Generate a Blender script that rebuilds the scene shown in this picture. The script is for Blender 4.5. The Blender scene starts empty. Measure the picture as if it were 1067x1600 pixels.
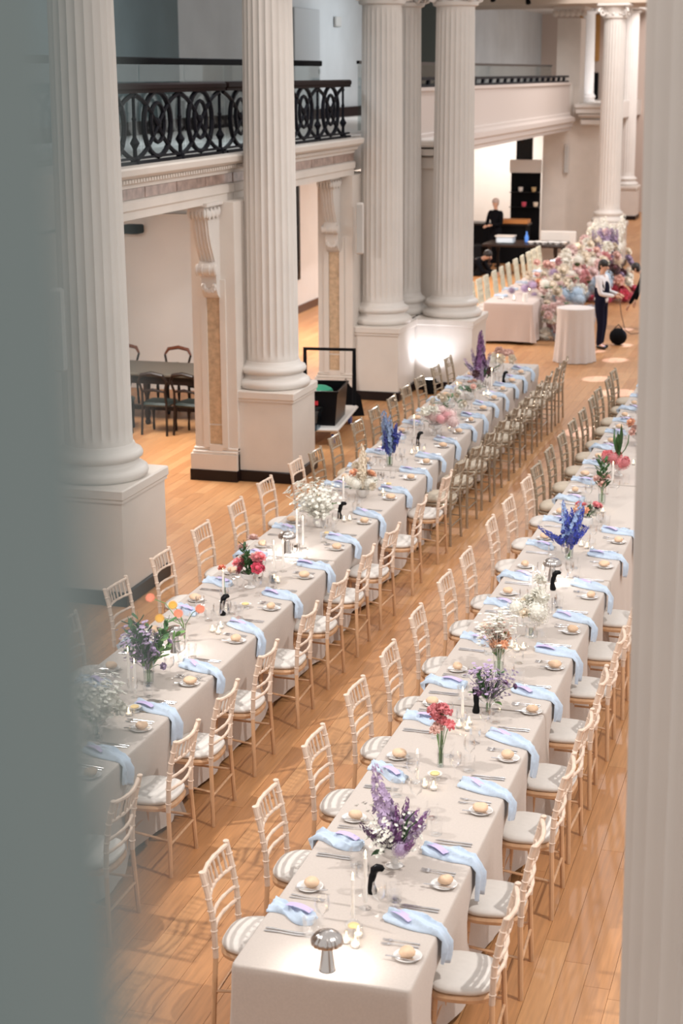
import bpy, math, random
from mathutils import Vector, Matrix
random.seed(7)
PI = math.pi
S = bpy.context.scene
C = S.collection

# ------------------------------------------------------------------ camera
def make_camera():
    yaw, pitch, roll = math.radians(-16.7), math.radians(14.678), math.radians(-0.258)
    fwd = Vector((math.sin(yaw)*math.cos(pitch), math.cos(yaw)*math.cos(pitch), -math.sin(pitch)))
    right = Vector((math.cos(yaw), -math.sin(yaw), 0)); up = right.cross(fwd)
    c, s = math.cos(roll), math.sin(roll)
    r2 = right*c + up*s; u2 = -right*s + up*c
    cam = bpy.data.cameras.new('camera'); o = bpy.data.objects.new('camera', cam); C.objects.link(o)
    m = Matrix(((r2.x, u2.x, -fwd.x, 0), (r2.y, u2.y, -fwd.y, 0), (r2.z, u2.z, -fwd.z, 4.892), (0, 0, 0, 1)))
    o.matrix_world = m
    cam.sensor_fit = 'VERTICAL'; cam.sensor_height = 36; cam.sensor_width = 24
    cam.lens = 2612.39/1600*36
    cam.clip_start = .05; cam.clip_end = 200
    cam.dof.use_dof = True; cam.dof.focus_distance = 11.5; cam.dof.aperture_fstop = 2.8
    S.camera = o
make_camera()

# ------------------------------------------------------------------ world, lights, exposure
w = bpy.data.worlds.new('world'); S.world = w; w.use_nodes = True
bg = w.node_tree.nodes['Background']; bg.inputs[0].default_value = (1.0, .955, .92, 1); bg.inputs[1].default_value = .80
S.view_settings.view_transform = 'Standard'; S.view_settings.look = 'None'
S.view_settings.exposure = 0.22; S.view_settings.gamma = 1
S.view_settings.use_curve_mapping = False

def light(kind, loc, target, energy, color=(1, 1, 1), size=.3, angle=60, blend=.4, name='spot_light'):
    d = bpy.data.lights.new(name, kind); d.energy = energy; d.color = color
    if kind == 'AREA': d.size = size
    else: d.shadow_soft_size = size
    if kind == 'SPOT': d.spot_size = math.radians(angle); d.spot_blend = blend
    o = bpy.data.objects.new(name, d); C.objects.link(o); o.location = loc
    if target is not None:
        o.rotation_euler = (Vector(target)-Vector(loc)).to_track_quat('-Z', 'Y').to_euler()
    return o
# stage lanterns hung on both sides high over the hall
light('SPOT', (3.0, 7.2, 9.6), (-3.2, 10.5, 0), 2000, (1, .965, .93), .12, 80, .8)
light('SPOT', (-6.9, 8.3, 6.85), (-2.6, 11.0, 0), 1250, (1, .965, .93), .12, 80, .8)
light('SPOT', (2.6, 17.5, 9.6), (-3.4, 19.5, 0), 1500, (1, .95, .92), .25, 80, .9)
light('SPOT', (-5.0, 33, 9.6), (-3.6, 24, 0), 1100, (.93, .94, 1), .25, 80, .9)
light('SPOT', (2.0, 30, 9.6), (-5.5, 36, 0), 2600, (1, .93, .93), .3, 70, .9)
# unseen fill lights added under the gallery to brighten the side aisle
light('AREA', (-9.4, 19.5, 3.38), (-9.4, 19.5, 0), 260, (1, .95, .9), 1.6, name='aisle_fill_light')
light('AREA', (-9.6, 29.5, 3.4), (-9.8, 29.5, 0), 330, (1, .95, .92), 2.2, name='aisle_fill_light')
light('AREA', (-8.6, 38, 3.4), (-8.6, 38, 0), 260, (1, .92, .85), 2.0, name='aisle_fill_light')
# cool unseen fill lights added to brighten the upper gallery
light('AREA', (-9.0, 22, 6.7), (-10.5, 22, 4), 110, (.8, .9, 1), 2.5, name='gallery_fill_light')
light('AREA', (-9.0, 36, 6.7), (-10.5, 36, 4), 90, (.85, .93, 1), 2.5, name='gallery_fill_light')
light('AREA', (-5.6, 16.8, 9.5), (-6.8, 16.8, 0), 110, (1, .95, .9), 2.5, name='overhead_fill_light')  # added overhead fill, brightens the floor between the left columns
light('AREA', (-4.5, 40.5, 9.0), (-6.5, 43, 2), 330, (1, .93, .9), 2.5, name='overhead_fill_light')  # added fill for the far pier and its column
light('AREA', (-9.7, 47.6, 3.38), (-9.7, 49.0, 1.6), 150, (1, .94, .88), 1.4, name='aisle_fill_light')  # added fill for the wall behind the bar
# gobo beams that leave bright patches on the far floor
for (x, y, r) in [(-3.79, 27.35, .30), (-3.3, 26.2, .38), (-3.75, 29.3, .28), (-3.85, 31.0, .25), (-4.07, 33, .22), (-3.3, 23.1, .42), (-2.75, 24.2, .3), (-2.9, 25.0, .3), (-4.25, 30.2, .25)]:
    src = Vector((x+2.5, y+5.5, 8.0)); dist = (src-Vector((x, y, 0))).length
    light('SPOT', src, (x, y, 0), 9500, (.60, .66, 1), .03, math.degrees(2*math.atan(r*.8/dist)), .25, name='gobo_beam')

# ------------------------------------------------------------------ materials
MATS = {}
def mat(name, col, rough=.6, metal=0, noise=None, bump=0, bscale=60, rand=0, spec=.5, sheen=0, emit=None, estr=0, coat=0, stretch=None):
    if name in MATS: return MATS[name]
    m = bpy.data.materials.new(name); m.use_nodes = True; nt = m.node_tree; N = nt.nodes; L = nt.links
    p = N['Principled BSDF']; p.inputs['Roughness'].default_value = rough; p.inputs['Metallic'].default_value = metal
    p.inputs['Specular IOR Level'].default_value = spec
    p.inputs['Base Color'].default_value = (*col, 1)
    if sheen: p.inputs['Sheen Weight'].default_value = sheen
    if coat: p.inputs['Coat Weight'].default_value = coat
    if emit: p.inputs['Emission Color'].default_value = (*emit, 1); p.inputs['Emission Strength'].default_value = estr
    tc = N.new('ShaderNodeTexCoord'); mp = N.new('ShaderNodeMapping'); L.new(tc.outputs['Object'], mp.inputs[0])
    if stretch: mp.inputs['Scale'].default_value = stretch
    last = None
    if noise:
        amt, sc = noise
        n = N.new('ShaderNodeTexNoise'); n.inputs['Scale'].default_value = sc; n.inputs['Detail'].default_value = 4; L.new(mp.outputs[0], n.inputs[0])
        mr = N.new('ShaderNodeMapRange'); mr.inputs[1].default_value = .3; mr.inputs[2].default_value = .7; mr.inputs[3].default_value = 1-amt; mr.inputs[4].default_value = 1+amt*.6
        L.new(n.outputs[0], mr.inputs[0])
        mx = N.new('ShaderNodeMix'); mx.data_type = 'RGBA'; mx.blend_type = 'MULTIPLY'; mx.inputs[0].default_value = 1
        mx.inputs[6].default_value = (*col, 1); L.new(mr.outputs[0], mx.inputs[7]); last = mx.outputs[2]
    if rand:
        oi = N.new('ShaderNodeObjectInfo'); mr2 = N.new('ShaderNodeMapRange'); mr2.inputs[3].default_value = 1-rand; mr2.inputs[4].default_value = 1+rand*.5
        L.new(oi.outputs['Random'], mr2.inputs[0])
        mx2 = N.new('ShaderNodeMix'); mx2.data_type = 'RGBA'; mx2.blend_type = 'MULTIPLY'; mx2.inputs[0].default_value = 1
        if last: L.new(last, mx2.inputs[6])
        else: mx2.inputs[6].default_value = (*col, 1)
        L.new(mr2.outputs[0], mx2.inputs[7]); last = mx2.outputs[2]
    if last: L.new(last, p.inputs['Base Color'])
    if bump:
        n = N.new('ShaderNodeTexNoise'); n.inputs['Scale'].default_value = bscale; n.inputs['Detail'].default_value = 3; L.new(mp.outputs[0], n.inputs[0])
        b = N.new('ShaderNodeBump'); b.inputs['Strength'].default_value = bump; b.inputs['Distance'].default_value = .01
        L.new(n.outputs[0], b.inputs['Height']); L.new(b.outputs[0], p.inputs['Normal'])
    MATS[name] = m; return m

def glass_mat(name, tint=(1, 1, 1), refl=1, base=.03, edge=.5):
    if name in MATS: return MATS[name]
    m = bpy.data.materials.new(name); m.use_nodes = True; nt = m.node_tree; N = nt.nodes; L = nt.links
    N.remove(N['Principled BSDF']); out = N['Material Output']
    t = N.new('ShaderNodeBsdfTransparent'); t.inputs[0].default_value = (*tint, 1)
    g = N.new('ShaderNodeBsdfGlossy'); g.inputs[1].default_value = .03; g.inputs[0].default_value = (refl, refl, refl, 1)
    lw = N.new('ShaderNodeLayerWeight'); lw.inputs[0].default_value = .28
    mr = N.new('ShaderNodeMapRange'); mr.inputs[3].default_value = base; mr.inputs[4].default_value = edge
    mx = N.new('ShaderNodeMixShader'); L.new(lw.outputs['Fresnel'], mr.inputs[0]); L.new(mr.outputs[0], mx.inputs[0])
    L.new(t.outputs[0], mx.inputs[1]); L.new(g.outputs[0], mx.inputs[2]); L.new(mx.outputs[0], out.inputs[0])
    MATS[name] = m; return m

PLASTER = mat('cream_plaster', (.67, .61, .555), .55, noise=(.04, 3), bump=.08, bscale=40)
STONEWHITE = mat('white_paint', (.655, .615, .575), .45, noise=(.03, 3))
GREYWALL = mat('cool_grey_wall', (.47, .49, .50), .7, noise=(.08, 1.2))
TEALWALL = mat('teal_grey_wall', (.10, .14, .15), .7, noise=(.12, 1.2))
AISLEWALL = mat('aisle_wall', (.68, .65, .62), .7, noise=(.03, 2))
MARBLE = mat('tan_marble', (.56, .40, .26), .35, noise=(.25, 14), coat=.2)
PINKMARBLE = mat('rose_marble', (.36, .25, .21), .3, noise=(.4, 9), coat=.3, rand=.15)
SKIRT = mat('dark_skirting', (.012, .006, .006), .35, spec=.3)
IRON = mat('black_iron', (.005, .005, .009), .55, spec=.12)
RAILWOOD = mat('mahogany_rail', (.012, .004, .004), .6, spec=.12)
LINEN = mat('greige_linen', (.52, .455, .41), .85, noise=(.05, 90), bump=.12, bscale=500, sheen=.2)
LINENW = mat('white_linen', (.66, .60, .57), .85, noise=(.04, 60), sheen=.2)
NAPKIN = mat('blue_napkin', (.49, .59, .72), .8, noise=(.05, 60), sheen=.3)
LILAC = mat('lilac_card', (.55, .46, .74), .6)
LIME = mat('limewashed_wood', (.70, .54, .43), .5, noise=(.16, 22), stretch=(1, 1, .3))
LIMELOW = mat('honey_wood', (.58, .35, .20), .45, noise=(.18, 18), stretch=(1, 1, .3))
GOLD = mat('champagne_metal', (.40, .325, .24), .24, metal=.45, noise=(.1, 18))
IVORY = mat('ivory_pad', (.66, .62, .58), .85, noise=(.03, 30), bump=.1, bscale=300)
BEIGEPAD = mat('beige_pad', (.56, .48, .38), .8, noise=(.05, 20), bump=.1, bscale=200)
PORC = mat('white_porcelain', (.74, .72, .70), .15, coat=.5)
BREAD = mat('bread_crust', (.76, .53, .36), .7, noise=(.14, 14), bump=.3, bscale=60)
STEEL = mat('cutlery_steel', (.62, .60, .60), .25, metal=1)
LAMPSTEEL = mat('brushed_nickel', (.50, .47, .45), .22, metal=1)
BLACK = mat('black_gloss', (.003, .003, .004), .3, spec=.18)
BLACKM = mat('black_matte', (.004, .004, .005), .8, spec=.1)
WAX = mat('white_wax', (.80, .76, .72), .4, emit=(1, .85, .7), estr=.05)
FLAME = mat('flame', (1, .8, .5), .5, emit=(1, .72, .36), estr=18)
GLASS = glass_mat('clear_glass')
PANEGLASS = glass_mat('barrier_glass', (.93, .97, .97), .5, .015, .35)
DARKWOOD = mat('dark_wood', (.014, .006, .004), .4, noise=(.3, 20), spec=.3)
REDWOOD = mat('red_wood', (.13, .035, .015), .25, coat=.4)
TABLETOP = mat('old_tabletop', (.10, .088, .07), .4)
WHITECHAIR = mat('ivory_chair_paint', (.56, .55, .44), .5)
GREEN = mat('leaf_green', (.055, .15, .045), .55, rand=.5)
GREENL = mat('stem_green', (.14, .27, .08), .55, rand=.4)
SPEAKER = mat('white_grille', (.45, .44, .42), .6)
def petal(name, col, rand=.35): return mat('petal_'+name, col, .6, rand=rand, noise=(.18, 35), sheen=.3)
P_WHITE = petal('white', (.86, .84, .76), .08); P_BLUSH = petal('blush', (.80, .52, .45), .2); P_PINK = petal('pink', (.78, .24, .26), .3)
P_HOT = petal('hot_pink', (.66, .07, .13), .3); P_PEACH = petal('peach', (.84, .45, .27), .2); P_ORANGE = petal('coral', (.85, .24, .13), .2)
P_BLUE = petal('blue', (.045, .075, .50), .5); P_LBLUE = petal('pale_blue', (.30, .42, .66), .3); P_PURPLE = petal('purple', (.22, .08, .24), .6)
P_LILAC = petal('lilac', (.44, .33, .50), .4); P_DARK = petal('burgundy', (.10, .02, .03), .3); P_CREAM = petal('cream', (.80, .70, .56), .15)
P_FOAM = petal('pale_pink', (.80, .60, .58), .15); P_YEL = petal('yellow', (.80, .42, .05), .2)

# ------------------------------------------------------------------ mesh builder
class B:
    def __init__(s): s.v = []; s.f = []
    def add(s, vs, fs):
        o = len(s.v); s.v += [tuple(v) for v in vs]; s.f += [tuple(i+o for i in f) for f in fs]; return s
    def box(s, x0, x1, y0, y1, z0, z1, bev=0):
        if bev:
            b = min(bev, (x1-x0)/2.1, (y1-y0)/2.1, (z1-z0)/2.1)
            pts = []
            def ring(i, z): return [(x0+b-i, y0+b*0+(b-i)*0+0, z)]
            def rr(ins, z):
                a, c, e, g = x0+ins, x1-ins, y0+ins, y1-ins
                return [(a+b, e, z), (c-b, e, z), (c, e+b, z), (c, g-b, z), (c-b, g, z), (a+b, g, z), (a, g-b, z), (a, e+b, z)]
            R = [rr(b, z0), rr(0, z0+b), rr(0, z1-b), rr(b, z1)]
            # inset rings keep their corner cut small
            def rr2(z):
                a, c, e, g = x0+b, x1-b, y0+b, y1-b; q = b*.5
                return [(a+q, e, z), (c-q, e, z), (c, e+q, z), (c, g-q, z), (c-q, g, z), (a+q, g, z), (a, g-q, z), (a, e+q, z)]
            R[0] = rr2(z0); R[3] = rr2(z1)
            vs = [p for r in R for p in r]; fs = [tuple(range(7, -1, -1)), tuple(range(24, 32))]
            for k in range(3):
                for i in range(8): fs.append((k*8+i, k*8+(i+1) % 8, k*8+8+(i+1) % 8, k*8+8+i))
            return s.add(vs, fs)
        vs = [(x0, y0, z0), (x1, y0, z0), (x1, y1, z0), (x0, y1, z0), (x0, y0, z1), (x1, y0, z1), (x1, y1, z1), (x0, y1, z1)]
        return s.add(vs, [(3, 2, 1, 0), (4, 5, 6, 7), (0, 1, 5, 4), (1, 2, 6, 5), (2, 3, 7, 6), (3, 0, 4, 7)])
    def tube(s, pts, rad, n=8, cap=True, flat=None):
        pts = [Vector(p) for p in pts]; k = len(pts)
        if not hasattr(rad, '__len__'): rad = [rad]*k
        prev = None; base = len(s.v); vs = []
        for i, p in enumerate(pts):
            t = (pts[min(i+1, k-1)]-pts[max(i-1, 0)]).normalized()
            if prev is None:
                a = Vector((0, 0, 1)) if abs(t.z) < .9 else Vector((1, 0, 0))
                u = t.cross(a).normalized()
            else:
                u = (prev-t*prev.dot(t)).normalized()
            prev = u; v = t.cross(u)
            fl = 1 if flat is None else flat
            for j in range(n):
                an = 2*PI*j/n; q = p+u*(math.cos(an)*rad[i])+v*(math.sin(an)*rad[i]*fl); vs.append(q)
        fs = []
        for i in range(k-1):
            for j in range(n): fs.append((i*n+j, i*n+(j+1) % n, (i+1)*n+(j+1) % n, (i+1)*n+j))
        if cap: fs.append(tuple(range(n-1, -1, -1))); fs.append(tuple((k-1)*n+j for j in range(n)))
        return s.add(vs, fs)
    def lathe(s, prof, n=20, c=(0, 0), rfun=None, close=True):
        vs = []; fs = []; k = len(prof)
        for (r, z) in prof:
            for j in range(n):
                a = 2*PI*j/n; rr = r if rfun is None else rfun(r, a, z); vs.append((c[0]+rr*math.cos(a), c[1]+rr*math.sin(a), z))
        for i in range(k-1):
            for j in range(n): fs.append((i*n+j, i*n+(j+1) % n, (i+1)*n+(j+1) % n, (i+1)*n+j))
        if close:
            if prof[0][0] > 1e-5: fs.append(tuple(range(n-1, -1, -1)))
            if prof[-1][0] > 1e-5: fs.append(tuple((k-1)*n+j for j in range(n)))
        return s.add(vs, fs)
    def ball(s, c, r, n=8, m=6, sq=(1, 1, 1)):
        prof = [(math.sin(PI*i/m), -math.cos(PI*i/m)) for i in range(m+1)]
        vs = []; fs = []
        for (a, z) in prof:
            for j in range(n):
                t = 2*PI*j/n; vs.append((c[0]+r*sq[0]*a*math.cos(t), c[1]+r*sq[1]*a*math.sin(t), c[2]+r*sq[2]*z))
        for i in range(m):
            for j in range(n): fs.append((i*n+j, i*n+(j+1) % n, (i+1)*n+(j+1) % n, (i+1)*n+j))
        return s.add(vs, fs)
    def prism(s, poly, axis, a, b):
        """extrude a 2D outline (given in the other two axes) from a to b along axis 'x','y' or 'z'"""
        n = len(poly)
        def P(q, t): return {'x': (t, q[0], q[1]), 'y': (q[0], t, q[1]), 'z': (q[0], q[1], t)}[axis]
        vs = [P(q, a) for q in poly]+[P(q, b) for q in poly]
        fs = [tuple(range(n)), tuple(range(2*n-1, n-1, -1))]+[((i+1) % n, i, n+i, n+(i+1) % n) for i in range(n)]
        return s.add(vs, fs)
    def mesh(s, name, m, smooth=35):
        me = bpy.data.meshes.new(name); me.from_pydata(s.v, [], s.f); me.update()
        if smooth and me.polygons:
            me.polygons.foreach_set('use_smooth', [True]*len(me.polygons)); me.set_sharp_from_angle(angle=math.radians(smooth))
        if m: me.materials.append(m)
        return me

def fixnormals(me):
    import bmesh
    bm = bmesh.new(); bm.from_mesh(me); bmesh.ops.recalc_face_normals(bm, faces=bm.faces); bm.to_mesh(me); bm.free(); return me

def put(name, me, parent=None, loc=(0, 0, 0), rot=(0, 0, 0), scale=None):
    o = bpy.data.objects.new(name, me); C.objects.link(o); o.location = loc; o.rotation_euler = rot
    if scale is not None: o.scale = scale if hasattr(scale, '__len__') else (scale,)*3
    if parent: o.parent = parent
    return o
def obj(name, b, m, parent=None, loc=(0, 0, 0), rot=(0, 0, 0), smooth=35, scale=None):
    return put(name, fixnormals(b.mesh(name, m, smooth)), parent, loc, rot, scale)
def thing(name, label, cat, loc=(0, 0, 0), rz=0, group=None):
    o = bpy.data.objects.new(name, None); C.objects.link(o); o.location = loc; o.rotation_euler = (0, 0, rz); o.empty_display_size = .1
    return tag(o, label, cat, group)
def tag(o, label, cat, group=None):
    o['label'] = label; o['category'] = cat
    if group: o['group'] = group
    return o
def struct(name, b, m, parent=None, smooth=35):
    o = obj(name, b, m, parent, smooth=smooth)
    if not parent: o['kind'] = 'structure'
    return o
def copy_tree(root, loc, rz, label, group=None, scale=None, prop=None):
    r = root.copy(); C.objects.link(r); r.location = loc; r.rotation_euler = (0, 0, rz); r['label'] = label
    if group: r['group'] = group
    if scale: r.scale = scale
    for ch in root.children:
        c = ch.copy(); C.objects.link(c); c.parent = r
        for g in ch.children:
            d = g.copy(); C.objects.link(d); d.parent = c
    return r
class Proto:
    """first use moves the original, later uses copy it"""
    def __init__(s, root): s.root = root; s.used = False
    def at(s, loc, rz, label, group=None, scale=None):
        if not s.used:
            s.used = True; r = s.root; r.location = loc; r.rotation_euler = (0, 0, rz); r['label'] = label
            if group: r['group'] = group
            if scale: r.scale = scale
            return r
        r = copy_tree(s.root, loc, rz, label, group)
        r.scale = scale if scale else (1, 1, 1)
        return r
ORD = ['zeroth', 'first', 'second', 'third', 'fourth', 'fifth', 'sixth', 'seventh', 'eighth', 'ninth', 'tenth', 'eleventh', 'twelfth', 'thirteenth', 'fourteenth', 'fifteenth', 'sixteenth', 'seventeenth', 'eighteenth', 'nineteenth', 'twentieth', 'twenty-first', 'twenty-second']

# ------------------------------------------------------------------ floor of boards
def plank_mat(name, attr):
    m = bpy.data.materials.new(name); m.use_nodes = True; nt = m.node_tree; N = nt.nodes; L = nt.links; p = N['Principled BSDF']
    p.inputs['Roughness'].default_value = .28; p.inputs['Specular IOR Level'].default_value = .45
    if attr:
        a = N.new('ShaderNodeAttribute'); a.attribute_name = 'tone'; src = a.outputs['Fac']
    else:
        a = N.new('ShaderNodeObjectInfo'); src = a.outputs['Random']
    cr = N.new('ShaderNodeValToRGB'); e = cr.color_ramp.elements
    e[0].color = (.43, .20, .08, 1); e[0].position = 0; e[1].color = (.53, .28, .125, 1); e[1].position = 1
    x = cr.color_ramp.elements.new(.45); x.color = (.48, .235, .098, 1)
    L.new(src, cr.inputs[0])
    g = N.new('ShaderNodeNewGeometry'); mp = N.new('ShaderNodeMapping'); mp.inputs['Scale'].default_value = (22, 1.3, 1); L.new(g.outputs['Position'], mp.inputs[0])
    n = N.new('ShaderNodeTexNoise'); n.inputs['Scale'].default_value = 2.2; n.inputs['Detail'].default_value = 6; L.new(mp.outputs[0], n.inputs[0])
    mr = N.new('ShaderNodeMapRange'); mr.inputs[1].default_value = .3; mr.inputs[2].default_value = .7; mr.inputs[3].default_value = .82; mr.inputs[4].default_value = 1.1; L.new(n.outputs[0], mr.inputs[0])
    mx = N.new('ShaderNodeMix'); mx.data_type = 'RGBA'; mx.blend_type = 'MULTIPLY'; mx.inputs[0].default_value = 1
    L.new(cr.outputs[0], mx.inputs[6]); L.new(mr.outputs[0], mx.inputs[7]); L.new(mx.outputs[2], p.inputs['Base Color'])
    r2 = N.new('ShaderNodeMapRange'); r2.inputs[3].default_value = .36; r2.inputs[4].default_value = .5; L.new(n.outputs[0], r2.inputs[0]); L.new(r2.outputs[0], p.inputs['Roughness'])
    return m
PLK = plank_mat('floor_board', False); PLKS = plank_mat('floor_board_far', True)
fl = B().box(-13, 4, -2, 68, -.12, -.02)
floor = struct('floor', fl, mat('dark_joint', (.06, .03, .015), .8)); floor['label'] = 'honey coloured hardwood board floor of the hall'
PWID = .145; G = .0022; PLEN = 2.1
meshes = {}
cand = []
rnd = random.Random(3)
ncol = int(17/PWID)
far = B(); tones = []
for i in range(ncol):
    x = -13+i*PWID; off = rnd.random()*PLEN; y = -2+off-PLEN
    while y < 68:
        ln = PLEN*rnd.choice([.7, 1, 1.25]); cand.append((x, y, ln)); y += ln
def visible(x, y, ln):
    return (-4.0 < x < -2.7 or -1.75 < x < -.75 or -5.0 < x < -2.0 and y < 9) and y+ln > 6.3+max(0, -x-3.6)*1.2 and y < 22
near = sorted([c for c in cand if visible(*c)], key=lambda c: c[1])[:295]
nearset = set(near)
for c in cand:
    x, y, ln = c
    if c in nearset:
        key = round(ln, 3)
        if key not in meshes: meshes[key] = fixnormals(B().box(G/2, PWID-G/2, G/2, ln-G/2, -.018, 0).mesh('plank', PLK, 0))
        put('plank', meshes[key], floor, (x, y, 0))
    else:
        far.box(x+G/2, x+PWID-G/2, y+G/2, y+ln-G/2, -.018, 0); tones += [rnd.random()]*6
me = far.mesh('planks', PLKS, 0)
at = me.attributes.new('tone', 'FLOAT', 'FACE'); at.data.foreach_set('value', tones)
o = put('planks', me, floor); o['kind'] = 'stuff'

# ------------------------------------------------------------------ room shell
struct('wall_aisle_side', B().box(-11.2, -11, 24.6, 62, 0, 3.5), AISLEWALL)
struct('wall_aisle_end', B().box(-13, -8.75, 24.6, 24.8, 0, 3.5), AISLEWALL)
struct('wall_aisle_left', B().box(-13, -12.8, 4, 24.6, 0, 3.5), AISLEWALL)
struct('baseboard_aisle', B().box(-11, -10.97, 24.8, 62, 0, .16), mat('brown_skirting', (.06, .02, .012), .3))
struct('trim_21', B().box(-12, -9.75, 24.45, 24.6, 2.76, 2.80).box(-12, -9.75, 24.4, 24.6, 2.86, 2.95), STONEWHITE)
struct('wall_back', B().box(-13, 4, 62, 62.3, 0, 9), mat('rosy_plaster', (.50, .40, .34), .7))
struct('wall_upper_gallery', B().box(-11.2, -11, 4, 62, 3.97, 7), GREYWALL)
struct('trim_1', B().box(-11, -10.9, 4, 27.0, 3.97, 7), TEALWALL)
struct('trim_2', B().box(-10.99, -10.85, 4, 60, 3.97, 4.18), RAILWOOD)
struct('ceiling_aisle', B().box(-12.8, -7.4, 4, 24.6, 3.405, 3.45), STONEWHITE)
struct('ceiling_gallery', B().box(-11.2, -7.0, 4, 62, 6.95, 7.1), STONEWHITE)
struct('trim_3', B().box(-12.9, -7.35, 4, 26.9, 3.45, 3.97).box(-12.9, -7.35, 26.9, 62, 3.45, 3.97), STONEWHITE)   # gallery slab
# far pier wall with impost and beam across the hall
fw = B().box(-8.05, -6.45, 46, 47.4, 0, 3.98)
struct('wall_far_pier', fw, PLASTER)
struct('wall_aisle_far', B().box(-11, -8.05, 49.5, 49.7, 0, 3.45), AISLEWALL)
struct('trim_4', B().box(-7.0, -6.40, 45.6, 47.4, 3.55, 3.70, .02).box(-7.0, -6.40, 45.6, 47.4, 3.72, 3.76).box(-7.06, -6.36, 45.5, 47.5, 3.76, 3.86, .03).box(-7.14, -6.28, 45.4, 47.6, 3.98, 4.1, .03).box(-7.10, -6.32, 45.45, 47.5, 3.86, 3.98), STONEWHITE)
struct('trim_5', B().box(-14, 4, 44.2, 47.5, 6.6, 8.6).box(-14, 4, 44.05, 47.5, 6.85, 6.95).box(-14, 4, 43.9, 47.5, 7.2, 7.35), mat('cream_beam', (.52, .43, .35), .6))

# ------------------------------------------------------------------ columns
def shaft_mesh(r0, r1, z0, z1, nf=24, sub=6, fd=.020):
    b = B(); n = nf*sub; rings = [(z0, 0), (z0+.03, 0), (z0+.06, .35), (z0+.10, .8), (z0+.16, 1)]
    for k in range(1, 6): rings.append((z0+.16+(z1-z0-.3)*k/5, 1))
    rings += [(z1-.06, .4), (z1-.02, 0), (z1, 0)]
    vs = []
    for (z, d) in rings:
        t = (z-z0)/(z1-z0); r = r0+(r1-r0)*(t**1.4)
        for j in range(n):
            a = 2*PI*j/n; ph = (j % sub)/sub
            dep = math.sin(PI*ph)**.75*fd*(r/.33) if ph > 0 else 0
            q = r-dep*d; vs.append((q*math.cos(a), q*math.sin(a), z))
    fs = []
    for i in range(len(rings)-1):
        for j in range(n): fs.append((i*n+j, i*n+(j+1) % n, (i+1)*n+(j+1) % n, (i+1)*n+j))
    b.add(vs, fs); return fixnormals(b.mesh('fluted_shaft', STONEWHITE, 28))
def base_b(r):
    k = r/.33
    prof = [(.01, 0), (.44*k, 0), (.46*k, .015), (.475*k, .05), (.465*k, .09), (.43*k, .115), (.40*k, .125), (.385*k, .14), (.378*k, .17), (.40*k, .185), (.42*k, .20), (.425*k, .23), (.41*k, .26), (.385*k, .272), (.36*k, .28), (.35*k, .31), (.34*k, .33), (.01, .33)]
    return B().lathe(prof, 48)
def capital_b(r, z):
    b = B().lathe([(r, z), (r+.05, z+.02), (r+.06, z+.07), (r+.02, z+.09), (r+.03, z+.2), (r+.1, z+.3), (.01, z+.3)], 32)
    for sx in (-1, 1):
        for sy in (-1, 1):
            pts = [];
            for q in range(15):
                a = q*.75; rr = .13-.0085*q; d = (r+.12); pts.append((sx*(d+rr*math.cos(a))*.72, sy*(d+rr*math.cos(a))*.72, z+.16+rr*math.sin(a)))
            b.tube(pts, .03, 6)
    for k in range(12):
        a = 2*PI*k/12; b.ball(((r+.06)*math.cos(a), (r+.06)*math.sin(a), z+.12), .035, 6, 4)
    b.box(-r-.14, r+.14, -r-.14, r+.14, z+.3, z+.37, .02)
    return b
SH = {}
def column(x, y, zb, label, r=.33, plinth=None, ztop=6.25, taper=.9):
    t = thing('fluted_column', label, 'column', (x, y, 0))
    key = (r, zb, taper, ztop)
    if key not in SH: SH[key] = (fixnormals(base_b(r).mesh('column_base', STONEWHITE, 60)), shaft_mesh(r, r*taper, .33, ztop-zb-.37, fd=.045 if taper > 1 else .020), fixnormals(capital_b(r*taper, ztop-zb-.37).mesh('capital', STONEWHITE)))
    a, s, c = SH[key]
    put('column_base', a, t, (0, 0, zb)); put('shaft', s, t, (0, 0, zb)); put('capital', c, t, (0, 0, zb))
    if plinth:
        x0, x1, y0, y1 = [plinth[0]-x, plinth[1]-x, plinth[2]-y, plinth[3]-y]
        obj('plinth', B().box(x0, x1, y0, y1, .0, zb-.13).box(x0-.02, x1+.02, y0-.02, y1+.02, zb-.13, zb-.1).box(x0-.035, x1+.035, y0-.035, y1+.035, zb-.1, zb, .012), PLASTER, t)
        obj('skirting', B().box(x0-.03, x1+.03, y0-.03, y1+.03, .0, .14, .01), SKIRT, t)
    return t
column(-6.78, 14.45, 1.14, 'big cream fluted column nearest on the left, behind the left table', plinth=(-7.28, -6.33, 13.93, 14.98))
column(-6.74, 19.5, 1.14, 'cream fluted column right of the arch with tan marble panel', plinth=(-7.02, -6.33, 19.03, 19.93))
column(-6.87, 25.12, 1.14, 'cream fluted column at the left front of the stepped corner pier', plinth=(-7.25, -6.46, 24.58, 25.64))
column(-5.98, 26.15, 1.14, 'cream fluted column at the right end of the stepped corner pier', plinth=(-6.5, -5.54, 25.66, 26.72))
column(-6.80, 26.25, 1.14, 'slimmer cream column tucked behind the stepped corner pier', r=.27, plinth=(-7.25, -6.52, 25.68, 26.72))
column(-5.98, 44.2, 1.14, 'far cream column beside the blank pier wall behind the head table', r=.30, plinth=(-6.42, -5.54, 43.75, 44.65), ztop=6.58)
column(-7.45, 59, 1.14, 'most distant cream column before the rosy back wall', r=.32, plinth=(-7.9, -7.0, 58.5, 59.5), ztop=7.2)
column(-7.50, 50, 4.0, 'small bright white upper gallery column above the far impost', r=.19, ztop=6.9)
light('SPOT', (-6.3, 48.2, 4.4), (-7.5, 50, 5.4), 160, (.95, .95, 1), .1, 80, .6)  # added spot that brightens the small gallery column
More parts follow.
